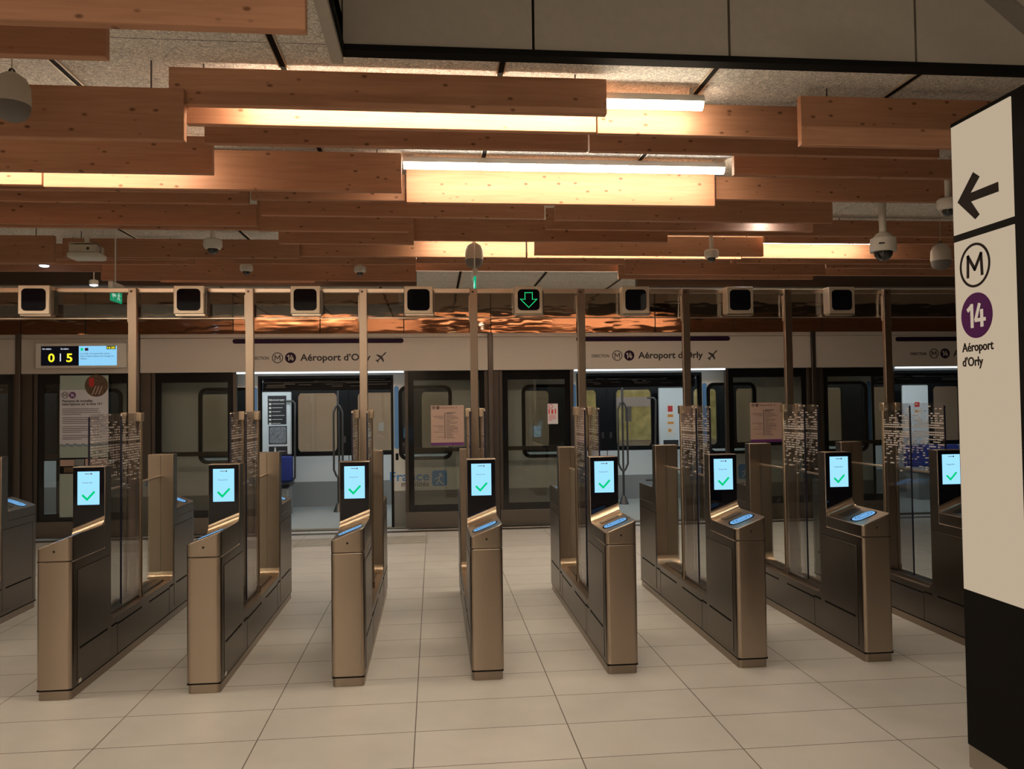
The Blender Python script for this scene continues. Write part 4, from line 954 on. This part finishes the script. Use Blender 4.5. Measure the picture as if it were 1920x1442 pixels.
# drop overlaps
cl = []
for a, b in fw:
    if cl and a < cl[-1][1]+.10: continue
    cl.append((a, b))
m = MB(); xp = XL-.5
for a, b in cl+[(XR+.5, 0)]:
    m.box(xp, a, FAR, FAR+.05, zw, 2.25); xp = b
    if b: m.box(a, b, FAR, FAR+.05, zw, oz0+.03); m.box(a, b, FAR, FAR+.05, oz1-.03, 2.25)
tp(m, 'far_wall_upper', 'trainblk')
tp(MB().box(XL, XR, FAR, FAR+.05, zg, zw), 'far_wall_lower', 'trainint'); tp(MB().box(XL, XR, FAR, FAR+.05, -.05, zg), 'far_wall_skirt', 'traingrey')
for a, b in cl:
    fr = tp(MB().ring(rrect(a-.03, b+.03, oz0-.03, oz1+.03, .11, 6), rrect(a+.01, b-.01, oz0+.01, oz1-.01, .10, 6), 'y', FAR-.012, FAR+.01), 'window_frame', 'trainblk')
    MB().box(a, b, FAR+.02, FAR+.025, oz0, oz1).build('pane', 'clear', fr)
# door seams / handles on the opposite leaves
for x in (648, 658, 1146, 1136): 
    X = fx(x); 
for x in (fx(646), fx(661), fx(1130), fx(1145)):
    zc_ = at(650, 824, FAR).z; tp(MB().prism(rrect(x-.022, x+.022, zc_-.055, zc_+.055, .01, 3), 'y', FAR-.006, FAR), 'door_handle', 'polem'); 
for x in (fx(654), fx(1138)): tp(MB().box(x-.006, x+.006, FAR-.004, FAR, 0, 2.1), 'door_seam', 'gap')
# transverse partition with rules poster, blue seat, etc. near the first door
def part_panel(x0, x1, Y, y_top, y_bot, mat='trainint'):
    X0, X1, Z0, Z1 = rect(x0, y_top, x1, y_bot, Y); return X0, X1, Z0, Z1
Yp = 12.95
X0, X1, Z0, Z1 = part_panel(497, 546, Yp, 735, 853); pw = tp(MB().box(X0-.15, X1, Yp, Yp+.06, Z0, Z1), 'partition', 'trainint', bev=.02)
def on_panel(q, mat, Y, par, name='poster'):
    X0, X1, Z0, Z1 = rect(*q, Y); o = MB().box(X0, X1, Y-.003, Y, Z0, Z1).build(name, mat, par); return o, (X0, X1, Z0, Z1)
po, qd = on_panel((502, 742, 537, 796), 'ink', Yp, pw)
text('Règles du savoir-voyager', qd[0]+.02, qd[1]-.03, qd[3]-.08, .03, Yp-.003, 'white', None, 'heading', .02).parent = po
m = MB()
for k in range(6): z = qd[3]-.13-k*.062; m.box(qd[0]+.02, qd[0]+.055, Yp-.005, Yp-.003, z-.018, z+.012); m.box(qd[0]+.07, qd[1]-.03-.03*(k%3), Yp-.005, Yp-.003, z-.004, z+.004)
m.build('text_lines', 'white', po)
po, qd = on_panel((504, 799, 538, 833), 'ink', Yp, pw); MB().prism(rrect(qd[0]+.015, qd[1]-.015, qd[2]+.015, qd[3]-.015, .02, 3), 'y', Yp-.005, Yp-.003).build('network_map', 'mapgrey', po)
m = MB(); rd = random.Random(5)
for k in range(9): stroke(m, [(rd.uniform(qd[0]+.03, qd[1]-.03), rd.uniform(qd[2]+.03, qd[3]-.03)) for _ in range(2)], .0015, Yp-.006, Yp-.005, 'y')
m.build('map_lines', 'ink', po)
po, qd = on_panel((504, 837, 539, 853), 'ink', Yp, pw); m = MB(); m.prism(circle(qd[0]+.1, qd[3]-.03, .013, 10), 'y', Yp-.005, Yp-.003); m.box(qd[0]+.085, qd[0]+.115, Yp-.005, Yp-.003, qd[2]+.02, qd[3]-.045); m.build('figure', 'white', po)
text('Attention !', qd[0]+.15, qd[1]-.03, qd[2]+.05, .02, Yp-.003, 'white', None, 'lettering', .01).parent = po
X0, X1, Z0, Z1 = rect(530, 855, 548, 902, Yp-.1); st = tp(MB().box(X0-.3, X1, Yp-.08, Yp, Z0-.02, Z1), 'seat_back', 'seat', bev=.03)
tp(MB().box(X0-.3, X1+.02, Yp-.5, Yp-.02, Z0-.06, Z0), 'seat_cushion', 'trainblk', bev=.02); tp(MB().box(X0-.3, X1, Yp-.45, Yp-.05, .0, Z0-.07), 'seat_box', 'traingrey', bev=.02)
# second door: white panel with the alarm unit
Yq = 13.2
X0, X1, Z0, Z1 = rect(1236, 727, 1290, 835, Yq); pw = tp(MB().box(X0, X1, Yq, Yq+.06, Z0-.02, Z1), 'partition', 'trainint', bev=.02)
un, qd = on_panel((1250, 757, 1265, 817), 'white', Yq, pw, 'alarm_unit')
o, q = on_panel((1252, 761, 1261, 772), 'red', Yq-.003, un, 'alarm_label'); o, q = on_panel((1252, 777, 1262, 782), 'orange', Yq-.003, un, 'button_label'); o, q = on_panel((1252, 791, 1263, 795), 'orange', Yq-.003, un, 'button_label'); 
c = at(1256, 807, Yq-.003); MB().prism(circle(c.x, c.z, .028, 16), 'y', Yq-.008, Yq-.003).build('round_button', 'orange', un)
o, q = on_panel((1244, 825, 1272, 836), 'ink', Yq, pw, 'notice')
# third door region
X0, X1, Z0, Z1 = rect(1694, 722, 1742, 832, Yq); pw = tp(MB().box(X0, X1, Yq, Yq+.06, Z0-.02, Z1), 'partition', 'trainint', bev=.02)
un, qd = on_panel((1713, 752, 1725, 790), 'white', Yq, pw, 'alarm_unit'); o, q = on_panel((1715, 754, 1724, 763), 'red', Yq-.003, un, 'alarm_label'); o, q = on_panel((1716, 769, 1723, 773), 'orange', Yq-.003, un, 'button_label')
X0, X1, Z0, Z1 = rect(1698, 834, 1800, 875, Yq-.3); tp(MB().box(X0, X1, Yq-.3, Yq-.22, Z0, Z1), 'seat_back', 'seat', bev=.03); tp(MB().box(X0, X1, Yq-.7, Yq-.25, Z0-.07, Z0), 'seat_cushion', 'traingrey', bev=.02)
tp(MB().box(X0, X1, Yq-.65, Yq-.3, 0, Z0-.08), 'seat_box', 'traingrey')
# grab poles
def ypole(xc, Y, y_split, y_join, y_base, wpx, top=True):
    base = at(xc, y_base, Y); X = base.x; k = Y/F_PX; zj, zs = at(xc, y_join, Y).z, at(xc, y_split, Y).z; w_ = wpx*k; r_ = .017
    m = MB(); m.cyl((X, Y, 0.02), (X, Y, zj), r_*1.1, 14); m.cyl((X, Y, zs), (X, Y, 2.25), r_*1.1, 14)
    pts = lambda s: [(X, Y, zj), (X+w_*.5*s, Y, zj+.04), (X+w_*s, Y, zj+.13), (X+w_*s, Y, zs-.13), (X+w_*.5*s, Y, zs-.04), (X, Y, zs)]
    m.path(pts(1), r_); m.path(pts(-1), r_); m.path([(a, b+ (.04 if 0 < i < 5 else 0), c_) for i, (a, b, c_) in enumerate([(X, Y, zj), (X+.01, Y, zj+.06), (X+.01, Y, zj+.13), (X+.01, Y, zs-.13), (X+.01, Y, zs-.06), (X, Y, zs)])], r_)
    p_ = tp(m, 'grab_pole', 'polem'); b_ = MB().cyl((X, Y, .0), (X, Y, .14), .085, 20, .03); b_.build('pole_foot', 'polem', p_)
for o_ in (0,): ypole(635, 12.95, 758, 896, 963, 8)
ypole(1170, 13.0, 753, 884, 949, 9)
for x, z0_, z1_ in ((553, 752, 900), (1229, 746, 900)):
    a, b = at(x, z0_, 12.9), at(x, z1_, 12.9); pth = [(a.x-.14, 12.9, a.z), (a.x-.03, 12.9, a.z), (a.x, 12.9, a.z-.04), (b.x, 12.9, b.z+.04), (b.x-.03, 12.9, b.z), (b.x-.16, 12.9, b.z)]
    tp(MB().path(pth, .017), 'grab_bar', 'polem')
# operator lettering on the car side
Yt = TR
zf = at(780, 909, TR).z
a, b = at(700, 895, TR).x, at(805, 895, TR).x
def logo(dx):
    t_ = text('France', at(731, 895, TR).x+dx, at(805, 895, TR).x+dx, at(780, 901, TR).z, .125, Yt, 'trainblue', TRN, 'lettering', .02)
    text('mobilités', at(753, 909, TR).x+dx, at(804, 909, TR).x+dx, at(780, 912, TR).z, .075, Yt, 'ink', TRN, 'lettering', .004)
    X0, X1, Z0, Z1 = rect(810, 882, 838, 911, TR); ic = MB().prism(rrect(X0+dx, X1+dx, Z0, Z1, .035), 'y', Yt-.003, Yt).build('emblem', 'trainblue', TRN)
    cx, cz = (X0+X1)/2+dx, (Z0+Z1)/2; m = MB(); m.prism(circle(cx+.012, cz+.055, .017, 14), 'y', Yt-.005, Yt-.003)
    stroke(m, [(cx-.055, cz-.01), (cx+.0, cz+.02), (cx+.05, cz+.035)], .006, Yt-.005, Yt-.003, 'y'); stroke(m, [(cx+.0, cz+.02), (cx-.01, cz-.03), (cx-.045, cz-.085)], .008, Yt-.005, Yt-.003, 'y'); stroke(m, [(cx-.01, cz-.02), (cx+.035, cz-.075), (cx+.055, cz-.08)], .008, Yt-.005, Yt-.003, 'y')
    o = m.build('emblem_figure', 'trainw', None); o.parent = ic
logo(0); logo(per)
# tunnel wall beyond and the poster seen through the far windows
struct(MB().box(XL, XR, 16.4, 16.5, -.5, 4.5).build('wall_tunnel', 'tunnel'))
struct(MB().box(XL, XR, P+.1, P+.18, -.5, -.001).build('trim_3', 'gap'))
struct(MB().box(XL, XR, 13.8, 16.4, -.12, 0).build('floor_far_platform', 'floor'))
struct(MB().box(XL, XR, P+.05, 16.5, ZC+.06, ZC+.16).build('ceiling_tunnel', 'dark'))
struct(MB().box(XL-.1, XL, P, 16.5, -.5, ZC).build('wall_tunnel_left', 'dark')); struct(MB().box(XR, XR+.1, P, 16.5, -.5, ZC).build('wall_tunnel_right', 'dark'))
X0, X1, Z0, Z1 = rect(1090, 700, 1345, 825, 16.3)
r = empty('platform_poster', ((X0+X1)/2, 16.3, Z0), 'yellow-green poster on the wall beyond the train, seen through the second door', 'poster')
sh = MB().box(X0, X1, 16.3, 16.38, Z0, Z1).build('sheet', 'greenposter', r)
a = rect(1150, 744, 1300, 762, 16.3); MB().box(a[0], a[1], 16.295, 16.3, a[2], a[3]).build('text_band', 'paper', sh)
a = rect(1172, 762, 1184, 790, 16.29); MB().box(a[0], a[1], 16.29, 16.3, a[2], a[3]).build('dark_patch', 'mapgrey', sh)
m = MB()
for k in range(3):
    X0_ = -8+7*k
tl = empty('tunnel_lamp', (1, 15.2, 3.1), 'warm tube lamp over the far platform beyond the train', 'ceiling lamp')
MB().box(-8, 10.5, 15.1, 15.2, 3.08, 3.11).build('diffuser', emi('far_lamp', (1, .82, .66), 15.0), tl); MB().box(-8, 10.5, 15.08, 15.22, 3.11, 3.16).build('housing', 'paint', tl)
m = MB()
for k in range(8): m.box(-7.5+2.5*k, -7.48+2.5*k, 15.14, 15.16, 3.16, ZC)
m.build('stem', 'paint', tl)
# sloping beam at the top right corner
a, b = at(1868, -6, 2.9), at(1932, 50, 2.9)
r = empty('sloping_beam', a, 'dark sloping beam crossing the top right corner', 'beam')
d = (b-a).normalized(); m = MB()
m.path([a-d*.5, b+d*1.5], .045, 4); m.build('beam', 'beam', r)

# children of children were built in world coordinates: their parent meshes sit at the identity in the root's frame
for o in COL.objects:
    if o.parent and o.parent.type == 'EMPTY' and o.parent.name.split('.')[0] != 'ticket_gate':
        o.matrix_parent_inverse = Matrix.Translation(-o.parent.location)
    elif o.parent: o.matrix_parent_inverse = Matrix.Identity(4)
